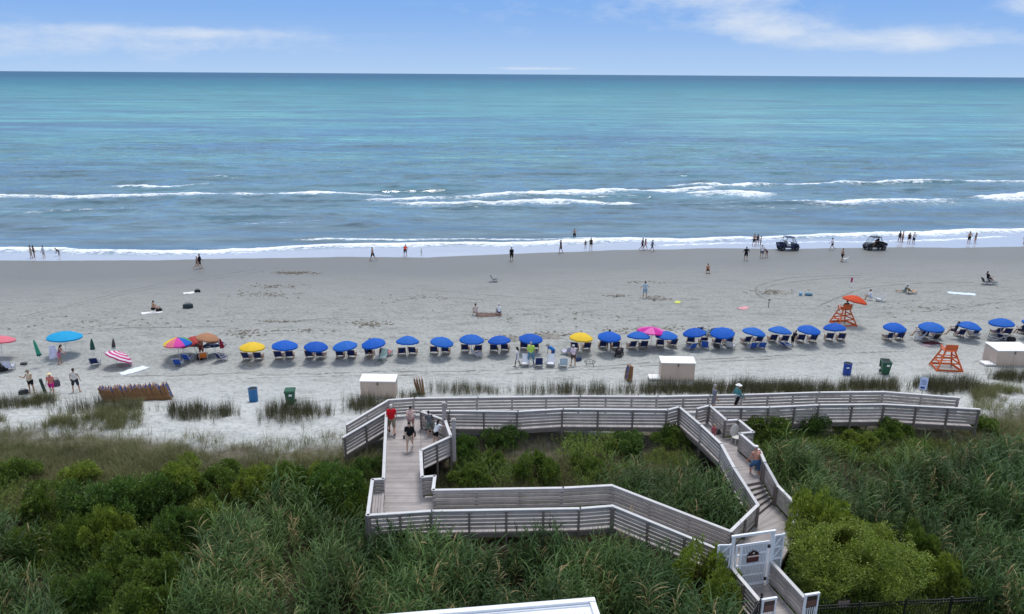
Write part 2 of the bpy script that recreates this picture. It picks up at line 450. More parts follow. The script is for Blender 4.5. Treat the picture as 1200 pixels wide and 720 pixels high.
vd = t.attr("vdist"); fo = t.attr("foam"); fi = t.attr("film")
lg = t.math('DIVIDE', t.math('SUBTRACT', t.math('LOGARITHM', vd, 10.0), 1.95), 2.05)   # 89 m -> 0, 10 km -> 1
base = t.ramp(lg, [(0.0, (0.100, 0.155, 0.190)), (0.06, (0.078, 0.150, 0.195)), (0.15, (0.062, 0.165, 0.215)), (0.24, (0.064, 0.215, 0.225)),
                   (0.36, (0.068, 0.250, 0.255)), (0.50, (0.048, 0.210, 0.245)), (0.64, (0.024, 0.150, 0.220)), (0.82, (0.010, 0.085, 0.165))])
pat = t.noise(t.coord('Object', (0.006, 0.020, 1), (0, 0, -TH)), 1.0, 4, 0.6)
pat2 = t.noise(t.coord('Object', (0.020, 0.10, 1), (0, 0, -TH)), 1.0, 4, 0.6)
base = t.mix(t.math('MULTIPLY', t.ramp(pat, [(0.50, 0.0), (0.62, 1.0)]), t.ramp(lg, [(0.12, 0.0), (0.2, 0.75), (0.42, 0.5), (0.6, 0.0)])), base, (0.034, 0.105, 0.195))
base = t.mix(t.math('MULTIPLY', t.ramp(pat, [(0.34, 1.0), (0.46, 0.0)]), t.ramp(lg, [(0.1, 0.0), (0.2, 0.6), (0.45, 0.3), (0.6, 0.0)])), base, (0.125, 0.340, 0.285))
base = t.mix(t.ramp(pat2, [(0.35, 0.42), (0.5, 0.0)]), base, (0.03, 0.09, 0.12))
for sc_, k_ in (((0.055, 0.26, 1), 0.38), ((0.16, 0.75, 1), 0.38), ((0.010, 0.05, 1), 0.38)):
    pn_ = t.noise(t.coord('Object', sc_, (0, 0, -TH)), 1.0, 5, 0.68)
    base = t.mix(1.0, base, t.ramp(pn_, [(0.30, 1 - k_ * 0.75), (0.5, 1.0), (0.70, 1 + k_)]), 'MULTIPLY')
base = t.mix(fi, base, (0.42, 0.45, 0.52))  # film over sand: bright sky reflection painted in as a pale blue base
fn = t.noise(t.coord('Object', (0.9, 1.5, 1), (0, 0, -TH)), 1.0, 6, 0.78)
fn2 = t.noise(t.coord('Object', (0.35, 0.8, 1), (0, 0, -TH)), 1.0, 4, 0.6)
fnn = t.math('ADD', t.math('MULTIPLY', fn, 0.82), t.math('MULTIPLY', fn2, 0.18))
fm_ = t.ramp(t.math('ADD', t.math('MULTIPLY', fo, 0.85), t.math('SUBTRACT', t.math('MULTIPLY', fnn, 2.3), 1.28)), [(0.0, 0.0), (0.14, 0.55), (0.40, 1.0)])
fm_ = t.math('MULTIPLY', fm_, t.ramp(fo, [(0.06, 0.0), (0.25, 1.0)]))
# scattered small whitecaps
wc = t.noise(t.coord('Object', (0.55, 2.2, 1), (0, 0, -TH)), 1.0, 5, 0.8)
wcm = t.math('MULTIPLY', t.ramp(wc, [(0.640, 0.0), (0.685, 0.8)]), t.ramp(lg, [(0.09, 0.0), (0.18, 1.0), (0.6, 0.8)]))
fm_ = t.math('MAXIMUM', fm_, wcm)
col = t.mix(fm_, base, (0.80, 0.83, 0.86))
t.l(col, t.p.inputs['Base Color'])
rg = t.mix(fi, t.ramp(lg, [(0.0, 0.05), (0.12, 0.08), (0.3, 0.25), (0.6, 0.42)]), (0.06, 0.06, 0.06))
t.l(t.mix(fm_, rg, (0.8, 0.8, 0.8)), t.p.inputs['Roughness'])
t.p.inputs['IOR'].default_value = 1.33
t.l(t.ramp(lg, [(0.0, 0.8), (0.15, 0.70), (0.3, 0.40), (0.6, 0.12)]), t.p.inputs['Specular IOR Level'])
r1 = t.noise(t.coord('Object', (0.8, 2.0, 1), (0, 0, -TH)), 1.0, 6, 0.62)
bs = t.math('MULTIPLY', t.ramp(lg, [(0.0, 0.5), (0.2, 0.7), (0.6, 0.5)]), t.math('SUBTRACT', 1.0, t.math('MULTIPLY', fi, 0.97)))
t.bump(r1, bs, 0.09)
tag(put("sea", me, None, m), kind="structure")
# ---------------------------------------------------------------- boardwalk
D, LL, CAP = 4.2, 3.4, 1.07       # deck height, landing height, railing height above the deck
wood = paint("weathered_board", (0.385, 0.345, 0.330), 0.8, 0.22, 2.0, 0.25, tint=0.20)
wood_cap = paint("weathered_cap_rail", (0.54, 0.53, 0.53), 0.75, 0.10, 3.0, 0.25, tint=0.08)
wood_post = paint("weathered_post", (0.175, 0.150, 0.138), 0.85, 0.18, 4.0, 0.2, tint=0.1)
wood_deck = paint("deck_board", (0.335, 0.305, 0.298), 0.8, 0.16, 1.3, 0.25, tint=0.13)
white_paint = paint("white_paint", (0.74, 0.76, 0.80), 0.5, 0.05, 3.0, 0.4, tint=0.04)
black_metal = paint("black_metal", (0.012, 0.012, 0.014), 0.45, 0.1, 5.0, 0.5)

bw = thing("boardwalk", "grey weathered timber boardwalk with slatted railings crossing the dune to the beach", "boardwalk", (0, 0, 0))
def capz(px, py, z=D + CAP):
    p = at(px, py, z); return Vector((p.x, p.y, z - CAP))
post_mesh = None
def railing(pts, out=1, posts=1.75, boards=5, capw=0.15, post_tall=1.05, ends=(True, True), depth=0.95, face=None):
    """pts: deck-level points. out: side of the posts (+1 = left of the direction of travel)"""
    global post_mesh
    mb = MB(); cp = MB()
    pts = [Vector(p) for p in pts]
    r = put("railing", None, bw)
    COL.objects.unlink(r); bpy.data.objects.remove(r)
    spots = []
    for i, (a, b) in enumerate(zip(pts, pts[1:])):
        d = b - a; flat = Vector((d.x, d.y, 0)); L = flat.length
        if L < 0.05: continue
        side = Vector((-d.y, d.x, 0)).normalized() * out
        for k in range(boards):
            z = 0.13 + k * (0.93 / boards) + 0.065
            mb.bar(a + Vector((0, 0, z)) - flat.normalized() * 0.004 * (k + 1), b + Vector((0, 0, z)) + flat.normalized() * 0.004 * (k + 1), 0.032, 0.136)
        cp.bar(a + Vector((0, 0, CAP)) - flat.normalized() * 0.03, b + Vector((0, 0, CAP)) + flat.normalized() * (0.03 + 0.003 * i), capw, 0.04)
        n = max(1, round(L / posts))
        for k in range(n + 1):
            if k == 0 and i > 0: continue
            f = min(max(k / n, 0.06 / L), 1 - 0.06 / L)
            spots.append(a.lerp(b, f) + side * 0.066)
    ro = mb.build("railing", wood, bw)
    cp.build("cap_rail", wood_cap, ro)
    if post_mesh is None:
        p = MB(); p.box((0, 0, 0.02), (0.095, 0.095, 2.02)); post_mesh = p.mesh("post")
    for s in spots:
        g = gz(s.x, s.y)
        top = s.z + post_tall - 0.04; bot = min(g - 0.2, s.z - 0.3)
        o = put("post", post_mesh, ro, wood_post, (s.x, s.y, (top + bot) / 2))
        o.scale = (1, 1, (top - bot) / 2.02)
    return ro
def deck_strip(Lp, Rp, name="deck", by_x=False, z0=None):
    """planks laid across between two edge lines"""
    Lp = [Vector(p) for p in Lp]; Rp = [Vector(p) for p in Rp]
    def walk(P, f):
        ls = [(b - a).length for a, b in zip(P, P[1:])]; T = sum(ls) * f
        for i, l in enumerate(ls):
            if T <= l or i == len(ls) - 1: return P[i].lerp(P[i + 1], T / l if l else 0)
            T -= l
    mb = MB()
    if by_x:
        x0 = max(Lp[0].x, Rp[0].x); x1 = min(Lp[-1].x, Rp[-1].x); n = int((x1 - x0) / 0.145)
        fx = lambda P, x: Vector((x, float(np.interp(x, [p.x for p in P], [p.y for p in P])), float(np.interp(x, [p.x for p in P], [p.z for p in P]))))
        rows = [(fx(Lp, x0 + (x1 - x0) * k / n), fx(Rp, x0 + (x1 - x0) * k / n)) for k in range(n + 1)]
    else:
        n = max(2, int(max(sum((b - a).length for a, b in zip(P, P[1:])) for P in (Lp, Rp)) / 0.145))
        rows = [(walk(Lp, k / n), walk(Rp, k / n)) for k in range(n + 1)]
    for (a, b), (c, d) in zip(rows, rows[1:]):
        g = 0.05
        c2 = c.lerp(a, g); d2 = d.lerp(b, g)
        dn = Vector((0, 0, -0.045 - random.random() * 0.003)); up = Vector((0, 0, random.random() * 0.004))
        mb.hexa([a + dn, b + dn, d2 + dn, c2 + dn, a + up, b + up, d2 + up, c2 + up])
    o = mb.build(name, wood_deck, bw)
    # joists along both edges
    jb = MB()
    for P in (Lp, Rp):
        for a, b in zip(P, P[1:]):
            if (b - a).length > 0.1: jb.bar(a + Vector((0, 0, -0.16)), b + Vector((0, 0, -0.16)), 0.05, 0.22)
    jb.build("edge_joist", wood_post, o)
    return o

far_px = [(455, 469), (485.5, 467), (560, 466), (680, 464.5), (771, 465), (832, 463.6), (871, 462.8), (960, 460), (1036.6, 459.3), (1125, 464)]
FARP = [capz(*p) for p in far_px]; FARP[-1].z -= 0.12
near_a = [capz(*p) for p in [(492, 482), (527, 481.7), (607, 482.5), (660, 479.5), (782.5, 480.5), (796, 477)]]
near_b = [capz(*p) for p in [(836, 477.5), (901.6, 477.5), (960, 474.7), (1036.6, 474), (1148.6, 477.5)]]; near_b[-1].z -= 0.12
AL0 = capz(452.8, 483)
deck_strip(FARP, [AL0] + near_a + near_b, by_x=True)
railing(FARP, out=1)
railing(near_a, out=-1)
railing(near_b, out=-1)
# the sloping arm at the left that leads down to the sand
ramp_far = [FARP[0], capz(406, 498, 4.75)]
ramp_near = [AL0, capz(402, 512.8, 4.75)]
railing(ramp_far, out=-1)
railing(ramp_near, out=1)
deck_strip(ramp_far, ramp_near)
# the wide arm towards the buildings
AL = [AL0, capz(449.4, 561.4)]
bump_l = [AL[1], capz(436.4, 562.2), capz(430.8, 604)]
dia = [capz(492, 482), capz(521.5, 492.5), capz(528.5, 511.5), capz(493, 528)]
AR = [dia[3], capz(494.5, 559.4), capz(509.7, 558), capz(507.5, 574.5)]
LF = [AR[3], capz(660, 572), capz(717, 569)]
LF_end = capz(856, 623, LL + CAP)
LN = [bump_l[2], capz(506, 599), capz(680, 596), capz(718, 593)]
rd = (LF_end - LF[-1]).normalized()
wv = LN[-1] - LF[-1]; LN_end = LF_end + Vector((rd.y, -rd.x, 0)).normalized() * 1.55
railing(AL + bump_l[1:], out=-1)
railing([dia[0], dia[1]], out=1, posts=1.2)
railing([dia[1], dia[2]], out=1, posts=1.2)
railing(dia[2:] , out=1, posts=1.2)
railing(AR, out=1)
railing(LF, out=1)
railing([LF[-1], LF_end], out=1)
railing(LN, out=-1)
railing([LN[-1], LN_end], out=-1)
deck_strip([AL0, AL[1], Vector((AL[1].x, LN[1].y + 0.05, D))], [dia[0], dia[3], AR[1], Vector((AR[1].x, LN[1].y, D))])
deck_strip([dia[0] + Vector((0.02, 0, 0.004)), dia[3] + Vector((0.02, 0, 0.004))], [dia[1] + Vector((0, 0, 0.004)), dia[2] + Vector((0, 0, 0.004))])
deck_strip([Vector((AL[1].x, AL[1].y, D - .002)), Vector((AL[1].x, LN[1].y + .05, D - .002))], [bump_l[1] + Vector((0, 0, -.002)), bump_l[2] + Vector((0, 0, -.002))])
deck_strip([Vector((AR[1].x, AR[2].y, D + .003)), Vector((AR[1].x, LN[1].y + .05, D + .003))], [AR[2] + Vector((0, 0, .003)), Vector((AR[3].x, LN[1].y, D + .003))])
deck_strip(LF, LN[1:])
deck_strip([LF[-1], LF_end], [LN[-1], LN_end])
# bench in the bump-out
bb = MB()
c0 = bump_l[1]; c1 = bump_l[2]
for k in range(4):
    off = 0.10 + k * 0.125
    bb.bar(c0 + Vector((off, -0.12, 0.44)), c1 + Vector((off + 0.02, 0.15, 0.44)), 0.112, 0.04)
b_o = bb.build("bench", wood_deck, bw)
for f in (0.15, 0.5, 0.85):
    bl = MB(); p = c0.lerp(c1, f); bl.box(p + Vector((0.3, 0, 0.20)), (0.42, 0.09, 0.40)); bl.build("bench_support", wood, b_o)
# tall lamp posts at the corner of the platform
for p in (dia[1] + Vector((-0.05, 0.12, 0)), dia[2] + Vector((0.14, 0.05, 0))):
    tp = MB(); tp.box(p + Vector((0, 0, 0.8)), (0.19, 0.19, 2.3)); tp.box(p + Vector((0, 0, 1.97)), (0.25, 0.25, 0.05)); tp.box(p + Vector((0, 0, 2.02)), (0.15, 0.15, 0.06))
    tp.build("tall_post", wood, bw)
# diagonal branch with the stairs
BL = [capz(796, 477), capz(821, 498), capz(845, 520.5), capz(860, 548)]
st_top_r = capz(896, 541); st_bot_r = capz(911, 569, LL + CAP)
st_top_l = BL[3]; st_bot_l = capz(888, 592, LL + CAP)
BR = [capz(831.7, 475.3), capz(851.7, 492.8), capz(865.5, 492), capz(883, 506.7), capz(867, 508), capz(890.5, 528.3), st_top_r]
railing(BL, out=1)
railing([BL[3], st_bot_l], out=1, posts=1.2)
railing([capz(817, 479), BR[0]], out=1, posts=1.5)
railing(BR, out=-1)
LR = [st_bot_r, capz(935, 593.6, LL + CAP), capz(931, 613, LL + CAP)]
railing([st_top_r, st_bot_r], out=-1, posts=1.0)
railing(LR, out=-1)
railing([st_bot_l, LF_end], out=1, posts=1.5)
deck_strip(BL, [capz(836, 477.5), BR[1], BR[4], BR[5], BR[6]])
deck_strip([BR[1] + Vector((0, 0, .003)), BR[4] + Vector((0, 0, .003))], [BR[2] + Vector((0, 0, .003)), BR[3] + Vector((0, 0, .003))])
sl = st_top_l; sr = st_top_r
for k in range(6):
    f0, f1 = k / 6, (k + 1) / 6
    a0 = sl.lerp(st_bot_l, f0); a1 = sl.lerp(st_bot_l, f1); b0 = sr.lerp(st_bot_r, f0); b1 = sr.lerp(st_bot_r, f1)
    z = D - (D - LL) * (k + 1) / 6
    tr = MB()
    q = [Vector((p.x, p.y, z)) for p in (a0, b0, b1, a1)]
    tr.hexa([p + Vector((0, 0, -0.045)) for p in q] + q)
    so = tr.build("step", wood_deck, bw)
    rs = MB(); rs.bar(q[0] + Vector((0, 0, 0.045)), q[1] + Vector((0, 0, 0.045)), 0.02, 0.10); rs.build("riser", wood_post, so)
# landing, then the walk beyond the gate
gate_r = at(898, 682, LL); gate_l = at(872, 684.5, LL)
gate_r = Vector((10.42, 25.35, LL)); gate_l = Vector((8.68, 24.95, LL))
wing = at(923.5, 628, 5.65); wing = Vector((wing.x, wing.y, LL))
walk_r = [gate_r + Vector((0.02, -0.08, 0)), capz(942.5, 700, LL + CAP)]
wd = (walk_r[1] - walk_r[0]); walk_r.append(walk_r[1] + wd.normalized() * 5)
walk_l = [capz(876, 687.5, LL + CAP), capz(890, 704, LL + CAP)]
wl0 = walk_l[0] - (walk_l[1] - walk_l[0]).normalized() * 1.15
walk_l = [wl0, walk_l[1], walk_l[1] + wd.normalized() * 5]
deck_strip([st_bot_l, LF_end, LN_end, gate_l], [st_bot_r, LR[1], LR[2], gate_r])
deck_strip([gate_l + Vector((0, -0.01, 0)), walk_l[1], walk_l[2]], [gate_r + Vector((0, -0.01, 0)), walk_r[1], walk_r[2]])
railing(walk_r[:2], out=1, posts=1.3)
railing(walk_l[:2], out=-1, posts=1.3)

# ---------------------------------------------------------------- white gate across the boardwalk
gx = (gate_r - gate_l); GW = gx.length; ga = math.atan2(gx.y, gx.x)
gate = thing("gate", "white slatted metal gate with a dark red plaque, closing the boardwalk above the stairs", "gate", gate_l, ga)
g = MB()
for x in (0.04, GW - 0.04): g.box((x, 0, 1.24), (0.10, 0.10, 2.48))
g.box((GW / 2, 0, 2.445), (GW + 0.12, 0.085, 0.09)); g.build("gate_frame", white_paint, gate)
g = MB(); x0, x1 = 0.42, GW - 0.20
for x in (x0, x1): g.box((x, 0.01, 1.02), (0.08, 0.05, 1.98))
g.box((x0 - 0.2, 0.01, 1.02), (0.07, 0.05, 1.98))
for z in (0.08, 0.53, 1.02, 1.52, 1.97): g.box(((x0 + x1) / 2 - 0.1, 0.012, z), (x1 - x0 + 0.2, 0.045, 0.06 if 0.1 < z < 1.9 else 0.10))
n = 17
for k in range(n): g.box((x0 + 0.06 + (x1 - x0 - 0.12) * k / (n - 1), 0.012, 1.02), (0.034, 0.022, 1.88))
leaf = g.build("gate_leaf", white_paint, gate)
g = MB(); g.box(((x0 + x1) / 2, 0.05, 1.02), (x1 - x0 - 0.05, 0.006, 1.84)); g.build("mesh_panel", paint("pale_mesh_panel", (0.44, 0.46, 0.48), 0.6), leaf)
for z in (0.28, 1.80):
    h = MB(); h.box((x1 + 0.02, -0.04, z), (0.10, 0.05, 0.13)); h.ball((x1 + 0.02, -0.075, z), 0.045, 0.02, 0.045); h.build("hinge", black_metal, leaf)
# plaque: dark board with an ornate crest, one pale band, lettering too small to read
pc = Vector(((x0 + x1) / 2 - 0.05, -0.035, 1.37))
dark_red = paint("plaque_board", (0.085, 0.022, 0.022), 0.5, 0.3, 12.0)
cream = paint("plaque_band", (0.62, 0.46, 0.40), 0.6)
pl = MB(); pl.box(pc + Vector((0, 0, -0.02)), (0.50, 0.025, 0.36))
for dx, dz, w, h in ((-0.14, 0.19, 0.14, 0.10), (0.14, 0.19, 0.14, 0.10), (0, 0.21, 0.26, 0.12), (0, 0.28, 0.15, 0.08)): pl.box(pc + Vector((dx, 0.0 + 0.001 * dz, dz)), (w, 0.022, h))
pq = pl.build("plaque", paint("plaque_dark", (0.020, 0.010, 0.010), 0.5), gate)
q = MB(); q.box(pc + Vector((0, -0.016, -0.03)), (0.45, 0.012, 0.25)); q.build("plaque_face", dark_red, pq)
q = MB(); q.box(pc + Vector((0, -0.022, 0.075)), (0.50, 0.018, 0.06)); q.ball(pc + Vector((0, -0.02, 0.21)), 0.045, 0.015, 0.05); q.build("plaque_band", cream, pq)
# wings either side of the gate that keep people from climbing round
def wing_panel(a, b, z0, z1, nm):
    w = MB(); a = Vector(a); b = Vector(b)
    for p in (a, b): w.box((p.x, p.y, (z0 + z1) / 2), (0.07, 0.07, z1 - z0))
    for f in (0.0, 0.34, 0.67, 1.0): w.bar((a.x, a.y, z0 + (z1 - z0) * f), (b.x, b.y, z0 + (z1 - z0) * f - 0.05), 0.05, 0.06)
    for f in (0.34, 0.67):
        w.bar((a.x, a.y, z0 + (z1 - z0) * f), (b.x, b.y, z0 + (z1 - z0) * (f + 0.3)), 0.03, 0.05)
    o = w.build(nm, white_paint, gate)
    pn = MB(); pn.bar((a.x, a.y + .02, (z0 + z1) / 2), (b.x, b.y + .02, (z0 + z1) / 2), 0.008, z1 - z0 - 0.05); pn.build("wing_screen", paint("pale_mesh_panel", (0.44, 0.46, 0.48), 0.6), o)
wing_panel((GW + 0.06, 0.02, 0), (GW + 0.52, 0.10, 0), 0.55, 2.2, "side_wing")
wing_panel((-0.55, 0.05, 0), (-0.06, 0.02, 0), 0.55, 2.1, "side_wing")

# white framed notice boards at the end of the walk
def notice(name, label, a, dirx):
    o = thing(name, label, "notice board", a, math.atan2(dirx.y, dirx.x))
    f = MB(); w = 0.52
    for x in (0, w): f.box((x, 0, 0.58), (0.075, 0.075, 1.16))
    f.box((w / 2, 0, 1.18), (w + 0.10, 0.09, 0.07)); f.build("frame", white_paint, o)
    f = MB()
    for k in range(5): f.box((0.08 + k * 0.09, 0.0, 0.33), (0.03, 0.03, 0.66))
    f.build("picket", white_paint, o)
    f = MB(); f.box((w / 2, -0.03, 0.86), (w - 0.09, 0.025, 0.46)); s = f.build("panel", paint("notice_dark", (0.045, 0.030, 0.028), 0.5), o)
    f = MB(); f.box((w / 2, -0.046, 0.80), (w - 0.13, 0.008, 0.26)); f.build("notice_text", paint("notice_print", (0.15, 0.075, 0.06), 0.6), s)
    return o
ndir = gx.normalized()
notice("notice_board", "white framed notice board ending the right railing below the gate", walk_r[1] + Vector((0.03, -0.05, 0.02)), ndir)
notice("notice_board", "white framed notice board beside the black post at the picture's bottom edge", walk_l[1] + Vector((0.08, -0.12, 0.02)), ndir)
bp = thing("black_post", "slim black metal post with a ball cap beside the lower walk", "post", walk_l[1] + Vector((0.06, 0.0, -0.9)))
p = MB(); p.box((0, 0, 1.10), (0.075, 0.075, 2.2)); p.build("post", black_metal, bp)
p = MB(); p.box((0, 0, 2.215), (0.10, 0.10, 0.03)); p.ball((0, 0, 2.27), 0.055); p.build("cap", black_metal, bp)
gp = thing("black_gate", "black metal swing gate hanging open beside the slim black post", "gate", walk_l[1] + Vector((0.0, -0.02, 0.05)), math.atan2(-0.75, -0.55))
p = MB()
for k in range(10): p.box((0.10 + k * 0.10, 0, 0.52), (0.018, 0.018, 1.0))
p.build("picket", black_metal, gp)
p = MB()
for z in (0.06, 0.9, 1.04): p.box((0.55, 0, z), (1.1, 0.03, 0.035))
p.build("rail", black_metal, gp)

# ---------------------------------------------------------------- black metal fence along the property line, right
fa = walk_r[1] + Vector((0.55, 0.35, 0)); fz = 3.78
fb = at(1230, 696, fz)
fence = thing("metal_fence", "thin black metal picket fence behind the bushes at the lower right", "fence", (0, 0, 0))
L = (fb - Vector((fa.x, fa.y, fz))).length
fd = Vector((fb.x - fa.x, fb.y - fa.y, 0)).normalized()
rl = MB()
for z in (fz, fz - 0.13, fz - 1.05): rl.bar((fa.x, fa.y, z), (fb.x, fb.y, z), 0.03, 0.035)
rl.build("rail", black_metal, fence)
pk = MB(); k = 0.1
while k < L:
    p = fa + fd * k; pk.box((p.x, p.y, fz - 0.55), (0.016, 0.016, 1.1)); k += 0.115
pk.build("picket", black_metal, fence)
k = 0.0
while k <= L:
    p = fa + fd * k; q = MB(); q.box((p.x, p.y, fz - 0.62), (0.055, 0.055, 1.42)); q.box((p.x, p.y, fz + 0.10), (0.07, 0.07, 0.02)); q.build("post", black_metal, fence); k += 1.85
# notice hung on the fence and the meter box beside it
nb = at(988, 706, 3.45)
hs = thing("hanging_sign", "pinkish scalloped sign board hanging on the black fence", "sign", (nb.x, nb.y - 0.06, 3.45), math.atan2(fd.y, fd.x))
q = MB(); q.box((0, 0, 0.02), (0.46, 0.025, 0.16)); q.ball((0, 0, -0.08), 0.22, 0.014, 0.15, 16, 8); q.ball((-0.17, 0, 0.08), 0.08, 0.0135, 0.06); q.ball((0.17, 0, 0.08), 0.08, 0.0135, 0.06)
q.build("board", paint("sign_pink", (0.26, 0.19, 0.175), 0.6, 0.15), hs)
q = MB(); q.bar((-0.2, 0.02, 0.2), (-0.2, 0.0, 0.08), 0.012, 0.012); q.bar((0.2, 0.02, 0.2), (0.2, 0.0, 0.08), 0.012, 0.012); q.box((0, 0.015, 0.20), (0.44, 0.02, 0.025)); q.build("bracket", black_metal, hs)
mp = ground(967, 716)
mbx = thing("utility_box", "small teal green utility box on the ground beside the notice board", "utility box", (mp.x, mp.y, mp.z), 0.3)
teal = paint("utility_green", (0.025, 0.065, 0.075), 0.6)
q = MB(); q.box((0, 0, 0.28), (0.42, 0.36, 0.56)); q.build("body", teal, mbx)
q = MB(); q.hexa([Vector(v) for v in ((-.24, -.21, .56), (.24, -.21, .56), (.24, .21, .56), (-.24, .21, .56), (-.20, -.17, .63), (.20, -.17, .63), (.20, .17, .63), (-.20, .17, .63))]); q.build("lid", teal, mbx)

# ---------------------------------------------------------------- white roof at the bottom edge
rz_ = 5.6
ra = at(696, 700, rz_); rb = at(457, 719.6, rz_)
rdx = (Vector((ra.x, ra.y, 0)) - Vector((rb.x, rb.y, 0))); RL = 9.0; rdir = rdx.normalized(); rn = Vector((rdir.y, -rdir.x, 0))
pav = thing("pavilion", "white flat roofed pavilion with a raised rim at the picture's bottom edge", "pavilion", (ra.x, ra.y, 0), math.atan2(rdir.y, rdir.x))
Dp = 4.5
q = MB(); q.box((-RL / 2, -Dp / 2, rz_ - 0.22), (RL, Dp, 0.14)); roof = q.build("roof", white_paint, pav)
q = MB()
q.box((-RL / 2, -0.09, rz_ - 0.13), (RL + 0.04, 0.20, 0.26)); q.box((-0.09, -Dp / 2 - 0.1, rz_ - 0.133), (0.20, Dp - 0.24, 0.25)); q.box((-RL + 0.09, -Dp / 2 - 0.1, rz_ - 0.133), (0.20, Dp - 0.24, 0.25))
q.box((-RL / 2, -0.23, rz_ - 0.16), (RL - 0.4, 0.05, 0.12)); q.build("roof_rim", white_paint, roof)
q = MB(); k = 0.45
while k < RL - 0.4:
    q.box((-k, -Dp / 2 - 0.15, rz_ - 0.125), (0.045, Dp - 0.7, 0.05)); k += 0.16
q.build("roof_seam", paint("roof_seam_white", (0.80, 0.82, 0.84), 0.45), roof)
q = MB(); q.box((-RL / 2, -Dp / 2, 1.9 + (rz_ - 2.2) / 2), (RL - 0.5, Dp - 0.5, rz_ - 2.2)); q.build("wall", paint("pavilion_wall", (0.5, 0.49, 0.46), 0.8), pav)
# ---------------------------------------------------------------- plants
rng = np.random.RandomState(11)
def inside(x, y, poly):
    c = np.zeros(len(x), bool); n = len(poly)
    for i in range(n):
        (x1, y1), (x2, y2) = poly[i][:2], poly[(i + 1) % n][:2]
        k = ((y1 > y) != (y2 > y)) & (x < (x2 - x1) * (y - y1) / (y2 - y1 + 1e-12) + x1)
        c ^= k
    return c
def strip_poly(L, Rr): return [(p[0], p[1]) for p in L] + [(p[0], p[1]) for p in Rr[::-1]]
built = [strip_poly(FARP, [AL0] + near_a + near_b), strip_poly(ramp_far, ramp_near),
         strip_poly([AL0, AL[1], bump_l[1], bump_l[2]], [dia[0], dia[1], dia[2], dia[3], AR[1], AR[2], AR[3], LN[1]]),
         strip_poly(LF + [LF_end], LN[1:] + [LN_end]),
         strip_poly(BL, [capz(836, 477.5)] + BR), strip_poly([BL[3], st_bot_l, LF_end], [st_top_r, st_bot_r, LR[1], LR[2]]),
         [(p[0], p[1]) for p in (LF_end, LN_end, gate_l, gate_r, LR[2], LR[1])],
         strip_poly([gate_l] + walk_l[1:], [gate_r] + walk_r[1:])]
pvp = [Vector((ra.x, ra.y, 0)) + rdir * 0.3 - rn * 0.3, Vector((ra.x, ra.y, 0)) - rdir * RL - rn * 0.3, Vector((ra.x, ra.y, 0)) - rdir * RL + rn * Dp, Vector((ra.x, ra.y, 0)) + rdir * 0.3 + rn * Dp]
built.append([(p.x, p.y) for p in pvp])
def free(x, y, margin=0.0):
    ok = np.ones(len(x), bool)
    offs = [(0, 0)] if not margin else [(0, 0), (margin, 0), (-margin, 0), (0, margin), (0, -margin)]
    for p in built:
        for dx, dy in offs: ok &= ~inside(x + dx, y + dy, p)
    return ok
Z_REED = [[(212, 790), (216, 665), (262, 600), (330, 562), (365, 575), (400, 605), (435, 612), (520, 625), (640, 612), (715, 605), (790, 630), (850, 650), (870, 700), (890, 790)],
          [(-120, 590), (36, 594), (36, 628), (-120, 634)], [(-120, 668), (46, 668), (70, 702), (62, 790), (-120, 790)],
          [(648, 592), (700, 552), (760, 532), (840, 545), (885, 580), (888, 592), (856, 618), (790, 592), (720, 568)],
          [(898, 545), (903, 515), (960, 516), (1010, 525), (1060, 535), (1130, 520), (1200, 505), (1330, 498), (1330, 705), (1190, 705), (1160, 690), (1110, 640), (1060, 600), (940, 600), (925, 570)]]
Z_GRASS = [[(-120, 480), (90, 488), (150, 488), (250, 498), (330, 502), (410, 496), (440, 496), (455, 495), (452, 540), (400, 534), (300, 532), (200, 548), (100, 560), (60, 560), (-120, 552)],
           [(1040, 470), (1330, 455), (1330, 500), (1200, 505), (1130, 512), (1050, 502), (980, 490)],
           [(500, 505), (790, 495), (800, 515), (760, 525), (700, 548), (650, 580), (590, 585), (520, 585), (500, 540)]]
def zone(x, y, z, lift):
    px, py = project(np.stack([x, y, z + lift], 1))
    w = (fbm(x * 0.6, y * 0.6, 5, 3) - 0.5)
    qx = px + w * 34; qy = py + (fbm(x * 0.6 + 9, y * 0.6, 6, 3) - 0.5) * 22
    r = np.zeros(len(x), bool); g = np.zeros(len(x), bool)
    for p in Z_REED: r |= inside(qx, qy, p)
    for p in Z_GRASS: g |= inside(qx, qy, p)
    return px, py, r, g
def instance_mesh(name, temps, pick, P, yaw, sc, tilt=None, taz=None, extra=None):
    """one mesh from many turned and scaled copies of a few template plants"""
    Vs_, Fs_, Ts = [], [], []; base = 0
    c, s = np.cos(yaw), np.sin(yaw)
    tint = rng.rand(len(P)) if extra is None else extra
    for k, (tv, tf) in enumerate(temps):
        i = np.where(pick == k)[0]
        if not len(i): continue
        S = sc[i][:, None, None] if sc.ndim == 1 else sc[i][:, None, :]
        Q = tv[None] * S
        x = Q[..., 0] * c[i][:, None] - Q[..., 1] * s[i][:, None]
        y = Q[..., 0] * s[i][:, None] + Q[..., 1] * c[i][:, None]
        z = Q[..., 2].copy()
        if tilt is not None:
            x = x + z * (np.tan(tilt[i]) * np.cos(taz[i]))[:, None]; y = y + z * (np.tan(tilt[i]) * np.sin(taz[i]))[:, None]
        V_ = np.stack([x + P[i, 0][:, None], y + P[i, 1][:, None], z + P[i, 2][:, None]], -1)
        n = len(tv)
        Vs_.append(V_.reshape(-1, 3)); Ts.append(np.repeat(tint[i], n))
        Fs_.append((tf[None] + (base + np.arange(len(i)) * n)[:, None, None]).reshape(-1, 4)); base += n * len(i)
    me = new_mesh(name, np.concatenate(Vs_), np.concatenate(Fs_))
    attr(me, "tint", np.concatenate(Ts))
    return me
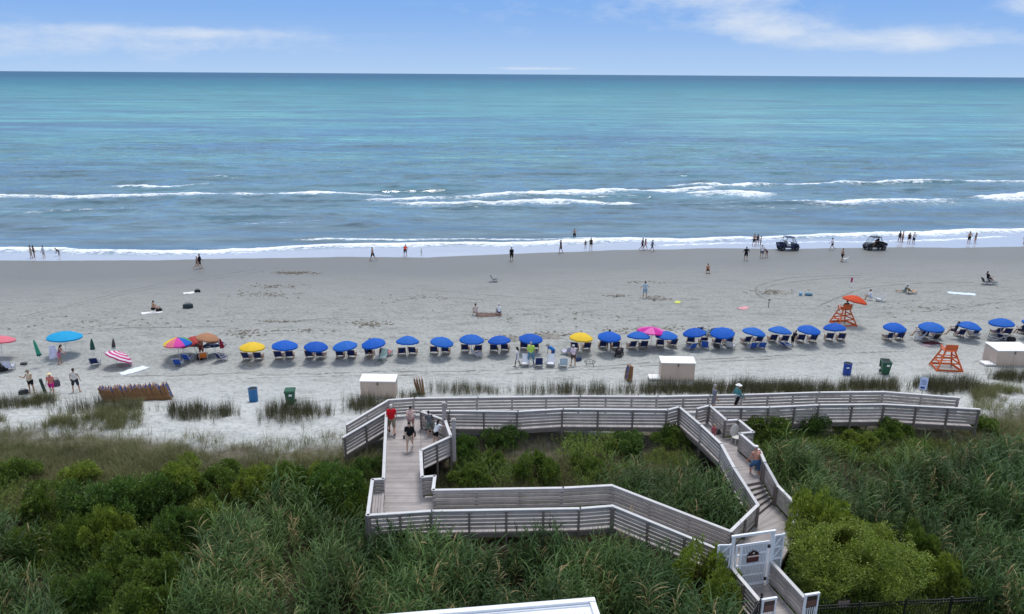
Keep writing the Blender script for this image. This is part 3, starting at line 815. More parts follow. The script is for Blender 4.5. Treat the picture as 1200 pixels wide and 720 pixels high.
def blade(verts, faces, base, az, el0, el1, L, w, seg, twist=0.0):
    p = np.array(base, float); b = len(verts)
    for i in range(seg + 1):
        s = i / seg; e = el0 + (el1 - el0) * s ** 1.2
        side = np.array([-math.sin(az + twist), math.cos(az + twist), 0.25]); side /= np.linalg.norm(side)
        ww = w * (0.35 + 1.5 * s if s < 0.25 else (1 - s) ** 0.7 * 1.05 + 0.05) * 0.5
        verts.append(p - side * ww); verts.append(p + side * ww)
        if i: faces.append((b + 2 * i - 2, b + 2 * i - 1, b + 2 * i + 1, b + 2 * i))
        p = p + np.array([math.cos(az) * math.cos(e), math.sin(az) * math.cos(e), math.sin(e)]) * (L / seg)
def reed_template(seed):
    r = random.Random(seed); v, f = [], []
    lean = r.uniform(0, 0.12); la = r.uniform(0, 6.28)
    st = lambda z: (lean * z * z * 0.3 * math.cos(la), lean * z * z * 0.3 * math.sin(la), z)
    for k in range(2):
        b = len(v); a = k * math.pi / 2
        for z in (0, 1.0, 1.9):
            c = st(z); w = 0.010 * (1 - z / 2.6)
            v.append(np.array(c) - np.array([math.cos(a), math.sin(a), 0]) * w); v.append(np.array(c) + np.array([math.cos(a), math.sin(a), 0]) * w)
        f += [(b, b + 1, b + 3, b + 2), (b + 2, b + 3, b + 5, b + 4)]
    n = 13; az = r.uniform(0, 6.28)
    for k in range(n):
        z = 0.55 + 1.40 * k / (n - 1) + r.uniform(-.05, .05)
        az += math.pi + r.uniform(-0.7, 0.7)
        top = k / n
        blade(v, f, st(z), az, R(r.uniform(48, 72)), R(r.uniform(-65, 5) + 25 * top), r.uniform(0.55, 0.95) * (1 - 0.3 * top), r.uniform(0.036, 0.062), 5, r.uniform(-.5, .5))
    return np.array(v), np.array(f)
def tuft_template(seed, n=16, h=0.7, spread_=0.14, w=0.010, up=(58, 85), tip=(0, 60)):
    r = random.Random(seed); v, f = [], []
    for k in range(n):
        a = r.uniform(0, 6.28); d = r.uniform(0, spread_)
        blade(v, f, (d * math.cos(a), d * math.sin(a), -0.03), a + r.uniform(-.8, .8), R(r.uniform(*up)), R(r.uniform(*tip)), h * r.uniform(0.55, 1.1), w, 3)
    return np.array(v), np.array(f)
def leafy_template(seed, n=15, L=0.30, leaf=0.075, w=0.034):
    """a twig tip with many small leaves"""
    r = random.Random(seed); v, f = [], []
    for k in range(n):
        s = k / n; a = k * 2.4 + r.uniform(-.4, .4)
        c = np.array([r.uniform(-.03, .03), r.uniform(-.03, .03), s * L])
        e = R(r.uniform(5, 60) + 25 * s); d = np.array([math.cos(a) * math.cos(e), math.sin(a) * math.cos(e), math.sin(e)])
        q = np.cross(d, [0, 0, 1.0]); q /= np.linalg.norm(q) + 1e-9
        l = leaf * r.uniform(0.7, 1.25); b = len(v)
        v += [c, c + d * l * 0.5 + q * w * .5, c + d * l, c + d * l * 0.5 - q * w * .5]; f.append((b, b + 1, b + 2, b + 3))
    return np.array(v), np.array(f)
def leaf_mat(name, pts, rough=0.5, spec=0.45, trans=0.25, big=0.25):
    """pts: colour stops over the plants' own random tint; trans: light let through the leaf"""
    m, t = material(name)
    c = t.ramp(t.attr('tint'), pts)
    nz = t.noise(t.coord('Object', (0.35, 0.35, 0.35)), 1.0, 3)
    c = t.mix(1.0, c, t.ramp(nz, [(0.3, 1 - big), (0.7, 1 + big)]), 'MULTIPLY')
    c = t.mix(1.0, c, t.ramp(t.noise(t.coord('Object'), 7.0, 2), [(0.30, 0.62), (0.5, 1.0), (0.70, 1.45)]), 'MULTIPLY')
    t.l(c, t.p.inputs['Base Color']); t.p.inputs['Roughness'].default_value = rough; t.p.inputs['Specular IOR Level'].default_value = spec
    tr = t.n('ShaderNodeBsdfTranslucent'); t.l(t.mix(1.0, c, (1.25, 1.3, 0.7), 'MULTIPLY'), tr.inputs['Color'])
    mx = t.n('ShaderNodeMixShader'); mx.inputs[0].default_value = trans
    t.l(t.p.outputs[0], mx.inputs[1]); t.l(tr.outputs[0], mx.inputs[2])
    t.l(mx.outputs[0], t.t.nodes['Material Output'].inputs['Surface'])
    return m
m_reed = leaf_mat("reed_leaf", [(0.0, (0.030, 0.062, 0.020)), (0.45, (0.055, 0.105, 0.030)), (0.85, (0.097, 0.154, 0.042)), (0.955, (0.125, 0.175, 0.048)), (0.975, (0.251, 0.198, 0.087)), (1.0, (0.301, 0.233, 0.114))], 0.45, 0.24, 0.18, 0.25)
m_grass = leaf_mat("dune_grass_blade", [(0.0, (0.12, 0.128, 0.055)), (0.5, (0.20, 0.19, 0.100)), (0.8, (0.11, 0.138, 0.045)), (1.0, (0.29, 0.255, 0.165))], 0.7, 0.2, 0.2, 0.25)
m_oats = leaf_mat("sea_oat_blade", [(0.0, (0.060, 0.062, 0.032)), (0.6, (0.095, 0.092, 0.050)), (1.0, (0.15, 0.135, 0.085))], 0.7, 0.2, 0.15, 0.2)
m_shrub = leaf_mat("wax_myrtle_leaf", [(0.0, (0.057, 0.103, 0.020)), (0.5, (0.111, 0.172, 0.029)), (0.85, (0.179, 0.237, 0.040)), (0.94, (0.172, 0.179, 0.043)), (1.0, (0.215, 0.143, 0.064))], 0.5, 0.4, 0.25, 0.3)
m_bright = leaf_mat("bright_shrub_leaf", [(0.0, (0.105, 0.151, 0.023)), (0.5, (0.184, 0.243, 0.037)), (1.0, (0.289, 0.328, 0.063))], 0.5, 0.4, 0.28, 0.25)
m_dark = leaf_mat("dark_shrub_leaf", [(0.0, (0.048, 0.099, 0.022)), (0.6, (0.090, 0.161, 0.030)), (1.0, (0.158, 0.224, 0.045))], 0.5, 0.4, 0.25, 0.3)
m_stem = paint("shrub_stem", (0.09, 0.07, 0.05), 0.9, 0.3, 8)

shrubs = [  # px, py at the crown's middle, radius, height, material, mesh, name, label
    (997, 655, 2.6, 2.5, m_bright, 'B', "large_shrub", "largest yellow green shrub, spreading right of the white gate"),
    (958, 616, 1.55, 2.9, m_bright, 1, "yellow_green_shrub", "rounded yellow green shrub against the landing's right railing above the gate"),
    (824, 674, 1.45, 2.7, m_bright, 2, "yellow_green_shrub", "yellow green shrub covering the white gate's left wing"),
    (1108, 672, 0.95, 1.7, m_bright, 0, "yellow_green_shrub", "small yellow green shrub in front of the reeds by the black fence"),
    (1080, 640, 0.8, 1.7, m_shrub, 3, "green_shrub", "olive shrub between the largest shrub and the reeds"),
    (1155, 690, 0.8, 1.3, m_shrub, 1, "green_shrub", "low olive shrub at the black fence, below the right reeds"),
    (392, 578, 1.65, 1.9, m_dark, 1, "dark_shrub", "broad dark green shrub left of the platform's bench corner"),
    (398, 600, 0.75, 1.3, m_shrub, 3, "green_shrub", "small round shrub in front of the broad dark one at the platform's corner"),
    (335, 574, 1.25, 1.5, m_shrub, 0, "green_shrub", "domed green shrub at the upper end of the left reed bed"),
    (258, 572, 1.2, 1.2, m_shrub, 2, "green_shrub", "low green shrub on the crest, at the edge of the dry grass"),
    (125, 600, 1.5, 1.7, m_dark, 3, "dark_shrub", "bushy dark shrub right of the far left reed patch"),
    (185, 588, 1.3, 1.5, m_dark, 0, "dark_shrub", "mounded dark shrub halfway between the two left reed beds"),
    (90, 632, 1.0, 1.5, m_shrub, 1, "green_shrub", "upright olive shrub below the far left reed patch"),
    (150, 650, 1.35, 1.4, m_shrub, 2, "olive_shrub", "wide brownish shrub in the lower left thicket"),
    (160, 706, 1.2, 1.3, m_shrub, 0, "olive_shrub", "brownish shrub at the bottom edge left of the large reed bed"),
    (100, 690, 0.9, 1.2, m_dark, 3, "dark_shrub", "small dark shrub beside the bottom left reeds"),
    (30, 640, 1.0, 1.2, m_shrub, 1, "olive_shrub", "olive shrub between the two reed patches at the left edge"),
    (625, 553, 1.15, 1.55, m_shrub, 2, "green_shrub", "round bright shrub in the middle of the fenced in hollow"),
    (553, 563, 1.0, 1.05, m_shrub, 0, "green_shrub", "low shrub against the lower railing, inside the hollow's left corner"),
    (545, 536, 0.9, 1.5, m_dark, 1, "dark_shrub", "dark shrub squeezed against the platform's angled railing"),
    (592, 522, 1.05, 1.1, m_dark, 3, "dark_shrub", "low dark shrub under the beach walk's near railing"),
    (578, 545, 0.7, 0.9, m_shrub, 2, "green_shrub", "smallest shrub between the hollow's two low ones"),
    (735, 530, 1.2, 1.2, m_dark, 1, "dark_shrub", "spreading dark shrub above the hollow's reeds"),
    (785, 520, 1.0, 1.2, m_shrub, 0, "green_shrub", "green shrub at the foot of the diagonal walk's left railing"),
    (690, 552, 0.8, 1.0, m_shrub, 3, "green_shrub", "shrub at the left tip of the hollow's reeds"),
    (905, 512, 1.3, 1.5, m_shrub, 2, "green_shrub", "green shrub just right of the diagonal walk's railed nook"),
    (948, 508, 1.25, 1.3, m_dark, 1, "dark_shrub", "dark shrub behind the right reeds, second from the railed nook"),
    (990, 508, 0.9, 1.0, m_shrub, 3, "green_shrub", "third shrub of the bank behind the right reeds"),
    (1042, 514, 1.1, 1.25, m_shrub, 0, "green_shrub", "domed green shrub standing alone above the right reeds"),
    (1012, 527, 0.95, 1.1, m_bright, 2, "yellow_green_shrub", "yellowish shrub at the top edge of the right reeds"),
    (1150, 505, 1.0, 1.0, m_shrub, 1, "green_shrub", "low shrub in the dry grass beyond the beach walk's right end"),
    (884, 495, 0.55, 0.9, m_dark, 0, "dark_shrub", "small dark shrub rising in front of the right beach walk's railing"),
    (300, 574, 1.1, 1.3, m_bright, 1, "yellow_green_shrub", "yellowish shrub at the grass edge above the left reed bed"),
    (215, 572, 1.1, 1.4, m_bright, 3, "yellow_green_shrub", "yellowish shrub right of the mounded dark one in the left thicket"),
    (60, 596, 1.1, 1.3, m_shrub, 2, "green_shrub", "green shrub just above the far left reed patch's right end"),
    (20, 562, 1.0, 1.0, m_shrub, 0, "green_shrub", "low green shrub at the left edge below the dry grass"),
    (95, 566, 1.1, 0.9, m_bright, 1, "yellow_green_shrub", "flat yellowish shrub in the dry grass near the left edge"),
    (205, 625, 1.2, 1.6, m_dark, 2, "dark_shrub", "dark shrub touching the large reed bed's left side"),
    (125, 625, 1.0, 1.6, m_bright, 0, "yellow_green_shrub", "bright shrub in the middle of the left thicket"),
    (185, 672, 1.1, 1.3, m_shrub, 3, "olive_shrub", "olive shrub against the lower left side of the large reed bed"),
    (374, 566, 0.9, 1.1, m_bright, 2, "yellow_green_shrub", "bright shrub between the domed one and the platform's dark one"),
    (430, 590, 0.7, 1.3, m_shrub, 1, "green_shrub", "narrow shrub hugging the platform's bench corner"),
    (426, 556, 0.9, 1.0, m_dark, 2, "dark_shrub", "dark shrub close under the platform's left railing"),
]
shrub_xy = []
for sx, sy, sr_, sh, *_r in shrubs:
    p = at(sx, sy, 2.7 + sh * 0.5); shrub_xy.append((p.x, p.y, sr_))
def clear_of_shrubs(x, y, f):
    ok = np.ones(len(x), bool)
    for a, b, r in shrub_xy: ok &= (x - a) ** 2 + (y - b) ** 2 > (r * f) ** 2
    return ok
# ground cover zones
n = 90000
x = rng.uniform(-32, 36, n); y = rng.uniform(17, 47, n); z = ground_np(x, y)
px, py, r_, g_ = zone(x, y, z, 2.1)
vis = (px > -110) & (px < 1310) & (py < 775)
def sel(mask, k):
    i = np.where(mask)[0]; return i[:k]
# reeds
clump = fbm(x * 0.55, y * 0.55, 7, 3)
ok = r_ & vis & free(x, y, 0.18) & clear_of_shrubs(x, y, 0.75) & (rng.rand(n) < np.clip((clump - 0.24) * 5, 0.15, 1))
i = np.where(ok)[0]
hgt = rng.uniform(0.70, 1.22, len(i)) * (0.55 + 0.95 * clump[i])
keep = rng.rand(len(i)) < 0.55
i = i[keep]; hgt = hgt[keep]
temps = [reed_template(k) for k in range(7)]
me = instance_mesh("reeds", temps, rng.randint(0, 7, len(i)), np.stack([x[i], y[i], z[i]], 1), rng.uniform(0, 6.28, len(i)), hgt * 0.92, np.minimum(np.abs(rng.normal(0, 0.17, len(i))), 0.55), 2.6 + rng.normal(0, 1.3, len(i)),
                   np.where(rng.rand(len(i)) < 0.05, 0.99, np.clip(0.55 * rng.rand(len(i)) + 0.9 * (fbm(x[i] * 0.3, y[i] * 0.3, 2, 3) - 0.28), 0, 0.95)))
tag(put("reeds", me, None, m_reed), kind="stuff")
print("reeds", len(i))
# dry dune grass
px0, py0 = project(np.stack([x, y, z + 0.2], 1))
pt = np.clip(fbm(x * 0.45, y * 0.45, 9, 3), 0, 1)
sand_line = np.interp(px0, [-400, 0, 90, 150, 250, 330, 400, 450, 520, 800, 1000, 1060, 1120, 1200, 1600], [492, 494, 502, 500, 511, 515, 509, 497, 500, 492, 478, 470, 484, 470, 470])
g2 = (g_ | (~r_ & (rng.rand(n) < 0.18))) & (py0 + (pt - 0.5) * 30 > sand_line - 2) & vis & free(x, y)
sparse = (py0 <= sand_line) & (py0 > sand_line - 34) & ((px0 < 165) | (px0 > 1140)) & (pt > 0.56) & vis & free(x, y)
i = np.where(g2 | sparse)[0]; i = i[rng.rand(len(i)) < np.clip((fbm(x[i] * 0.9, y[i] * 0.9, 4, 3) - 0.22) * 3.4, 0.5, 1)]
temps = [tuft_template(k, 20, 0.85, 0.18, 0.013, (50, 86), (-20, 50)) for k in range(5)]
me = instance_mesh("dune_grass", temps, rng.randint(0, 5, len(i)), np.stack([x[i], y[i], z[i]], 1), rng.uniform(0, 6.28, len(i)), rng.uniform(0.6, 1.15, len(i)), extra=np.clip(rng.rand(len(i)) * 0.5 + fbm(x[i] * 0.3, y[i] * 0.3, 12, 3) * 0.75 - 0.15, 0, 1))
tag(put("dune_grass", me, None, m_grass), kind="stuff")
print("grass", len(i))
# low leafy undergrowth between the shrubs
n2 = 260000
x2 = rng.uniform(-32, 36, n2); y2 = rng.uniform(17, 44, n2); z2 = ground_np(x2, y2)
lump = fbm(x2 * 0.55, y2 * 0.55, 1, 3)
h2 = 0.12 + 1.55 * np.clip(lump - 0.30, 0, 1)
px2, py2, rr2, gg2 = zone(x2, y2, z2, 0.8)
vis2 = (px2 > -110) & (px2 < 1310) & (py2 < 775)
edge = py2 > np.interp(px2, [-400, 0, 100, 300, 445, 500, 800, 1000, 1040, 1200, 1600], [545, 550, 556, 548, 538, 515, 500, 488, 488, 490, 490])
u_ok = (~rr2) & edge & vis2 & free(x2, y2, 0.25) & (~gg2 | (lump > 0.58)) & (rng.rand(n2) < np.where(gg2, 0.5, 0.9))
i = np.where(u_ok)[0]
d2 = rng.rand(len(i)) ** 0.45
temps = [leafy_template(k) for k in range(6)]
me = instance_mesh("undergrowth", temps, rng.randint(0, 6, len(i)), np.stack([x2[i], y2[i], z2[i] + h2[i] * d2 * (0.85 + 0.3 * rng.rand(len(i)))], 1), rng.uniform(0, 6.28, len(i)), rng.uniform(0.75, 1.3, len(i)), np.minimum(np.abs(rng.normal(0, 0.45, len(i))), 0.9), rng.uniform(0, 6.28, len(i)),
                   np.clip(0.35 * rng.rand(len(i)) + 0.9 * fbm(x2[i] * 0.35, y2[i] * 0.35, 13, 3) - 0.1, 0, 1))
tag(put("undergrowth", me, None, m_shrub), kind="stuff")
print("undergrowth", len(i))

# single shrubs
def shrub_mesh(seed, lobes, n, leaf=0.10, w=0.05):
    """unit shrub about 1 m in radius: overlapping lobes filled with separate leaves, thinner in places"""
    r = np.random.RandomState(seed)
    L = []
    for k in range(lobes):
        a = r.uniform(0, 6.28); d = r.uniform(0.12, 0.80); rad = r.uniform(0.20, 0.40)
        L.append((d * math.cos(a), d * math.sin(a), r.uniform(0.30, 0.95) - 0.25 * d, rad))
    L.append((0, 0, 0.55, 0.52))
    L = np.array(L); vol = L[:, 3] ** 2; pk = r.choice(len(L), n, p=vol / vol.sum())
    th = r.uniform(0, 6.28, n); ct = r.uniform(-0.55, 1, n); st_ = np.sqrt(1 - ct ** 2)
    dr = np.stack([st_ * np.cos(th), st_ * np.sin(th), ct], 1)
    rr = 1 - np.abs(r.normal(0, 0.16, n))
    wob = 0.60 + 0.75 * vnoise(dr[:, 0] * 3 + pk * 3.1, dr[:, 1] * 3 + dr[:, 2] * 2.3, seed % 16)
    P = L[pk, :3] + dr * (L[pk, 3] * rr * wob)[:, None] * np.array([1.0, 1.0, 0.85])
    keep = (P[:, 2] > 0.04) & (vnoise(P[:, 0] * 4 + 20, P[:, 1] * 4 + P[:, 2] * 3 + 20, (seed + 3) % 16) > 0.24)
    P = P[keep]; dr = dr[keep]; n = len(P)
    d = dr * 0.7 + r.normal(0, 0.55, (n, 3)) + np.array([0, 0, 0.25]); d /= np.linalg.norm(d, axis=1)[:, None]
    q = np.cross(d, r.normal(0, 1, (n, 3))); q /= np.linalg.norm(q, axis=1)[:, None]
    l = leaf * r.uniform(0.6, 1.25, n)[:, None]; ww = w * r.uniform(0.7, 1.2, n)[:, None]
    V_ = np.stack([P, P + d * l * .5 + q * ww * .5, P + d * l, P + d * l * .5 - q * ww * .5], 1).reshape(-1, 3)
    me = new_mesh("foliage", V_, np.arange(4 * n).reshape(-1, 4))
    tint = np.clip(0.45 * vnoise(P[:, 0] * 5, P[:, 1] * 5 + P[:, 2] * 4, 6) + 0.6 * r.rand(n), 0, 1)
    attr(me, "tint", np.repeat(tint, 4))
    return me
def stem_mesh(seed):
    r = random.Random(seed); s = MB()
    for k in range(6):
        a = r.uniform(0, 6.28); d = r.uniform(0.25, 0.6)
        s.tube([(0.03 * math.cos(a), 0.03 * math.sin(a), -0.15), (0.4 * d * math.cos(a), 0.4 * d * math.sin(a), 0.35), (d * math.cos(a), d * math.sin(a), 0.8)], [0.035, 0.022, 0.008], 6)
    return s.mesh("stem")
fol = [shrub_mesh(s, l, 17000, 0.072, 0.034) for s, l in ((1, 9), (2, 12), (3, 8), (4, 14))]
fol_big = shrub_mesh(7, 30, 70000, 0.034, 0.015)
stems = [stem_mesh(k) for k in range(3)]
for k, (sx, sy, sr_, sh, mt, mi, nm, lb) in enumerate(shrubs):
    if sx < 400: sh *= 1.22
    p = at(sx, sy, 2.7 + sh * 0.5); g = gz(p.x, p.y)
    o = thing(nm, lb, "shrub", (p.x, p.y, g - 0.05), 1.3 * k, "shrubs on the dune")
    f = put("foliage", fol_big if mi == 'B' else fol[mi], o)
    if not f.data.materials: f.data.materials.append(m_shrub)
    f.material_slots[0].link = 'OBJECT'; f.material_slots[0].material = mt
    f.scale = (sr_ * 1.2, sr_ * 1.2, sh * 1.15)
    s = put("stem", stems[k % 3], o, m_stem); s.scale = (sr_, sr_, sh * 0.8)

# clumps of sea oats on the sand in front of the boardwalk
def oat_clump(seed, n, rx, ry, h=0.85):
    r = np.random.RandomState(seed)
    a = r.uniform(0, 6.28, n); d = np.sqrt(r.rand(n)) * (0.75 + 0.4 * vnoise(np.cos(a) * 2 + 9, np.sin(a) * 2 + 9, seed % 16))
    d = d * np.where(r.rand(n) < 0.22, 1 + np.abs(r.normal(0, 0.35, n)), 1.0)
    P = np.stack([d * np.cos(a) * rx, d * np.sin(a) * ry, np.zeros(n)], 1)
    return P, r
oat_t = [tuft_template(50 + k, 11, 0.95, 0.10, 0.011, (70, 89), (45, 88)) for k in range(5)]
def oats(name, label, x0, x1, yb, yt, dens=26, depth=2.2, group="sea oat clumps on the sand"):
    a = ground(x0, yb); b = ground(x1, yb); cx, cy = (a.x + b.x) / 2, (a.y + b.y) / 2 + depth * 0.35
    rx = (b - a).length / 2; n = int(dens * 2.4 * rx * depth)
    P, r = oat_clump(abs(int(x0 * 7 + x1)), n, rx, depth / 2)
    ang = math.atan2(b.y - a.y, b.x - a.x)
    X = cx + P[:, 0] * math.cos(ang) - P[:, 1] * math.sin(ang); Y = cy + P[:, 0] * math.sin(ang) + P[:, 1] * math.cos(ang)
    ok = free(X, Y, 0.1); X, Y = X[ok], Y[ok]; Z = ground_np(X, Y); n = len(X)
    o_z = gz(cx, cy)
    sc = r.uniform(0.65, 1.2, n) * (0.8 + 0.6 * vnoise(X * 1.2, Y * 1.2, 3))
    me = instance_mesh(name, oat_t, r.randint(0, 5, n), np.stack([X - cx, Y - cy, Z - o_z], 1), r.uniform(0, 6.28, n), sc)
    o = put(name, me, None, m_oats, (cx, cy, o_z)); tag(o, label, "sea oats", group)
    return o
oats("sea_oats", "sea oat clump right of the stacked wooden chairs, left of the blue barrel", 190, 270, 492, 467)
oats("sea_oats", "sea oat clump below the green bin near the left blue barrel", 300, 382, 494, 470)
oats("sea_oats", "sea oat clump in front of the beige box beside the boardwalk's sloping arm", 402, 462, 484, 462)
oats("sea_oats", "short sea oats at the right foot of the leftmost beige box", 464, 500, 470, 462, 20, 1.0)
oats("sea_oats", "thin sea oat strip behind the beach walk right of the small chair stack", 505, 600, 464, 452, 16, 1.5)
oats("sea_oats", "sea oat strip between the beach walk and the umbrella row's middle", 604, 762, 464, 450, 16, 1.5)
oats("sea_oats", "tall dense sea oats in front of the middle beige box", 755, 852, 464, 441, 34, 2.4)
oats("sea_oats", "long dense sea oat bank behind the beach walk, below the right blue barrel", 848, 1000, 463, 441, 34, 2.4)
oats("sea_oats", "sea oats in front of the right green bin", 995, 1064, 461, 444, 30, 2.2)
oats("sea_oats", "sea oat clump in front of the empty orange lifeguard chair", 1080, 1152, 460, 436, 30, 2.6)
oats("sea_oats", "sea oats in front of the rightmost beige box", 1162, 1260, 446, 430, 26, 1.8)
oats("sea_oats", "ragged sea oats at the left edge of the white sand slope", -30, 60, 482, 470, 16, 2.0)
oats("sea_oats", "sea oats on the white sand slope below the long chair row", 62, 160, 486, 474, 12, 2.2)
# ---------------------------------------------------------------- people
def cap_mesh(bm_v, bm_f, a, b, r0, r1, sx=1.0, axis=None, n=12):
    """tapered capsule from a to b; sx widens it along 'axis'"""
    a = Vector(a); b = Vector(b); d = b - a
    if d.length < 1e-5: d = Vector((0, 0, 1e-4)); b = a + d
    d.normalize()
    e1 = Vector(axis) if axis is not None else (d.cross(Vector((0, 1, 0))) if abs(d.y) < 0.9 else d.cross(Vector((1, 0, 0))))
    e1 = (e1 - d * e1.dot(d)).normalized(); e2 = d.cross(e1)
    prof = [(a, -math.pi / 2 * f, r0) for f in (0.98, 0.66, 0.33, 0)] + [(b, math.pi / 2 * f, r1) for f in (0, 0.33, 0.66, 0.98)]
    base = len(bm_v)
    for c, t, r in prof:
        for k in range(n):
            w = 2 * math.pi * k / n
            bm_v.append(tuple(c + d * (r * math.sin(t)) + (e1 * (math.cos(w) * sx) + e2 * math.sin(w)) * (r * math.cos(t))))
    for i in range(len(prof) - 1):
        for k in range(n):
            bm_f.append((base + i * n + k, base + i * n + (k + 1) % n, base + (i + 1) * n + (k + 1) % n, base + (i + 1) * n + k))
    bm_f.append(tuple(base + k for k in range(n))[::-1]); bm_f.append(tuple(base + (len(prof) - 1) * n + k for k in range(n)))
_tmp = bpy.data.objects.new("remesh_tool", None)
def fuse(caps, voxel, name):
    """one continuous smooth surface from overlapping capsules"""
    v, f = [], []
    for c in caps: cap_mesh(v, f, *c[:4], **(c[4] if len(c) > 4 else {}))
    me = bpy.data.meshes.new("t"); me.from_pydata(v, [], f); me.update()
    o = bpy.data.objects.new("t", me); COL.objects.link(o)
    rm = o.modifiers.new("r", 'REMESH'); rm.mode = 'VOXEL'; rm.voxel_size = voxel; rm.use_smooth_shade = True
    sm = o.modifiers.new("s", 'SMOOTH'); sm.factor = 0.5; sm.iterations = 2
    dg = bpy.context.evaluated_depsgraph_get(); dg.update()
    res = bpy.data.meshes.new_from_object(o.evaluated_get(dg)); res.name = name
    bpy.data.objects.remove(o); bpy.data.meshes.remove(me)
    return res
def skeleton(lean=0, hipL=0, hipR=0, kneeL=0, kneeR=0, shL=5, shR=5, abL=10, abR=10, elL=12, elR=12, splay=4, hp=0, hy=0, side=0):
    J = {}
    le = R(lean); up = Vector((0, math.sin(le), math.cos(le))); X = Vector((1, 0, 0))
    fw = Vector((0, math.cos(le), -math.sin(le)))
    J['pel'] = Vector((0, 0, 0)); J['waist'] = up * 0.17; J['chest'] = up * 0.36 + fw * 0.01; J['neck'] = up * 0.50
    hd = R(lean * 0.6 + hp); hu = Vector((0, math.sin(hd), math.cos(hd))); hf = Vector((0, math.cos(hd), -math.sin(hd)))
    J['headb'] = J['neck'] + hu * 0.06; J['head'] = J['neck'] + hu * 0.16 + hf * 0.015; J['hu'] = hu; J['hf'] = (hf + X * math.tan(R(hy))).normalized()
    for s, nm, hip, kn, sh, ab, elb in ((-1, 'L', hipL, kneeL, shL, abL, elL), (1, 'R', hipR, kneeR, shR, abR, elR)):
        h = X * 0.095 * s + Vector((0, 0, -0.03)); J['hip' + nm] = h
        sp = math.sin(R(splay)) * s
        t = Vector((sp, math.sin(R(hip)), -math.cos(R(hip)))).normalized(); k = h + t * 0.42; J['kn' + nm] = k
        c = Vector((sp * 0.4, math.sin(R(hip - kn)), -math.cos(R(hip - kn)))).normalized(); a = k + c * 0.42; J['an' + nm] = a
        f_ = Vector((0, math.cos(R(hip - kn)), math.sin(R(hip - kn)))) if abs(hip - kn) > 50 else Vector((0, 1, 0))
        J['heel' + nm] = a - f_ * 0.04 + c * 0.035; J['toe' + nm] = a + f_ * 0.17 + c * 0.045 + X * 0.03 * s
        S = up * 0.455 + X * 0.175 * s; J['sh' + nm] = S
        ua = R(sh); d0 = (-up) * math.cos(ua) + fw * math.sin(ua); d = (d0 * math.cos(R(ab)) + X * s * math.sin(R(ab))).normalized()
        E = S + d * 0.29; J['el' + nm] = E
        ua2 = R(sh + elb); d1 = (-up) * math.cos(ua2) + fw * math.sin(ua2); d2 = (d1 * math.cos(R(ab * 0.5)) + X * s * math.sin(R(ab * 0.3))).normalized()
        W = E + d2 * 0.25; J['wr' + nm] = W; J['hd' + nm] = d2
    return J
def body_caps(J, heavy=1.0, fem=False):
    X = (1, 0, 0); c = []
    hw = 0.118 * heavy
    c.append((J['hipL'], J['hipR'], 0.105 * heavy, 0.105 * heavy))
    c.append((J['pel'], J['waist'], 0.110 * heavy, 0.098 * heavy, dict(sx=1.38, axis=X)))
    c.append((J['waist'], J['chest'], 0.100 * heavy, 0.118 * heavy, dict(sx=1.32, axis=X)))
    if heavy > 1.08: c.append((J['waist'] + Vector((0, 0.05, -0.02)), J['waist'] + Vector((0, 0.05, 0.05)), 0.12 * heavy, 0.11 * heavy, dict(sx=1.2, axis=X)))
    c.append((J['chest'], J['neck'] - J['hu'] * 0.05, 0.115, 0.065, dict(sx=1.45, axis=X)))
    c.append((J['shL'], J['shR'], 0.062, 0.062))
    c.append((J['neck'] - J['hu'] * 0.04, J['headb'] + J['hu'] * 0.05, 0.055, 0.052))
    H = J['head']; hu = J['hu']; hf = J['hf']; sd = hf.cross(hu).normalized()
    c.append((H + hu * 0.03 - hf * 0.01, H - hu * 0.01, 0.092, 0.084, dict(sx=0.86, axis=sd)))
    c.append((H + hf * 0.012 - hu * 0.02, H + hf * 0.022 - hu * 0.072, 0.072, 0.048, dict(sx=0.86, axis=sd)))
    c.append((H + hf * 0.088 + hu * 0.012, H + hf * 0.108 - hu * 0.018, 0.010, 0.017))
    for s in (-1, 1): c.append((H + sd * 0.080 * s + hu * 0.015 - hf * 0.01, H + sd * 0.080 * s - hu * 0.03, 0.020, 0.015))
    for nm in 'LR':
        s = -1 if nm == 'L' else 1
        c.append((J['hip' + nm], J['kn' + nm], 0.088 * heavy, 0.054))
        kn, an = J['kn' + nm], J['an' + nm]; ax = (an - kn).normalized()
        c.append((kn, an, 0.053, 0.036))
        back = ax.cross(Vector((1, 0, 0))).normalized(); back = back if back.y <= 0 else -back
        c.append((kn + ax * 0.06 + back * 0.018, kn + ax * 0.20 + back * 0.012, 0.046, 0.040))
        c.append((J['heel' + nm], J['toe' + nm], 0.038, 0.026, dict(sx=1.2, axis=X)))
        c.append((J['sh' + nm], J['el' + nm], 0.050 * (0.9 if fem else 1), 0.037)); c.append((J['el' + nm], J['wr' + nm], 0.037, 0.026))
        W = J['wr' + nm]; d = J['hd' + nm]; side = d.cross(Vector((1, 0, 0)))
        side = side.normalized() if side.length > 0.1 else Vector((0, 0, 1)); pn = d.cross(side).normalized()
        c.append((W, W + d * 0.07, 0.026, 0.030, dict(sx=1.35, axis=side)))
        for q, (o, ln) in enumerate(((-0.036, 0.062), (-0.012, 0.075), (0.012, 0.070), (0.036, 0.052))):
            b = W + d * 0.085 + side * o; m_ = b + d * ln * 0.55 + pn * 0.010 * -s; e = m_ + d * ln * 0.4 + pn * 0.022 * -s
            c.append((b, m_, 0.0105, 0.0100)); c.append((m_, e, 0.0100, 0.0090))
        tb = W + d * 0.03 + side * 0.03; c.append((tb, tb + (side * 0.7 + d * 0.7) * 0.055, 0.014, 0.011))
    return c
def lerpv(a, b, f): return a + (b - a) * f
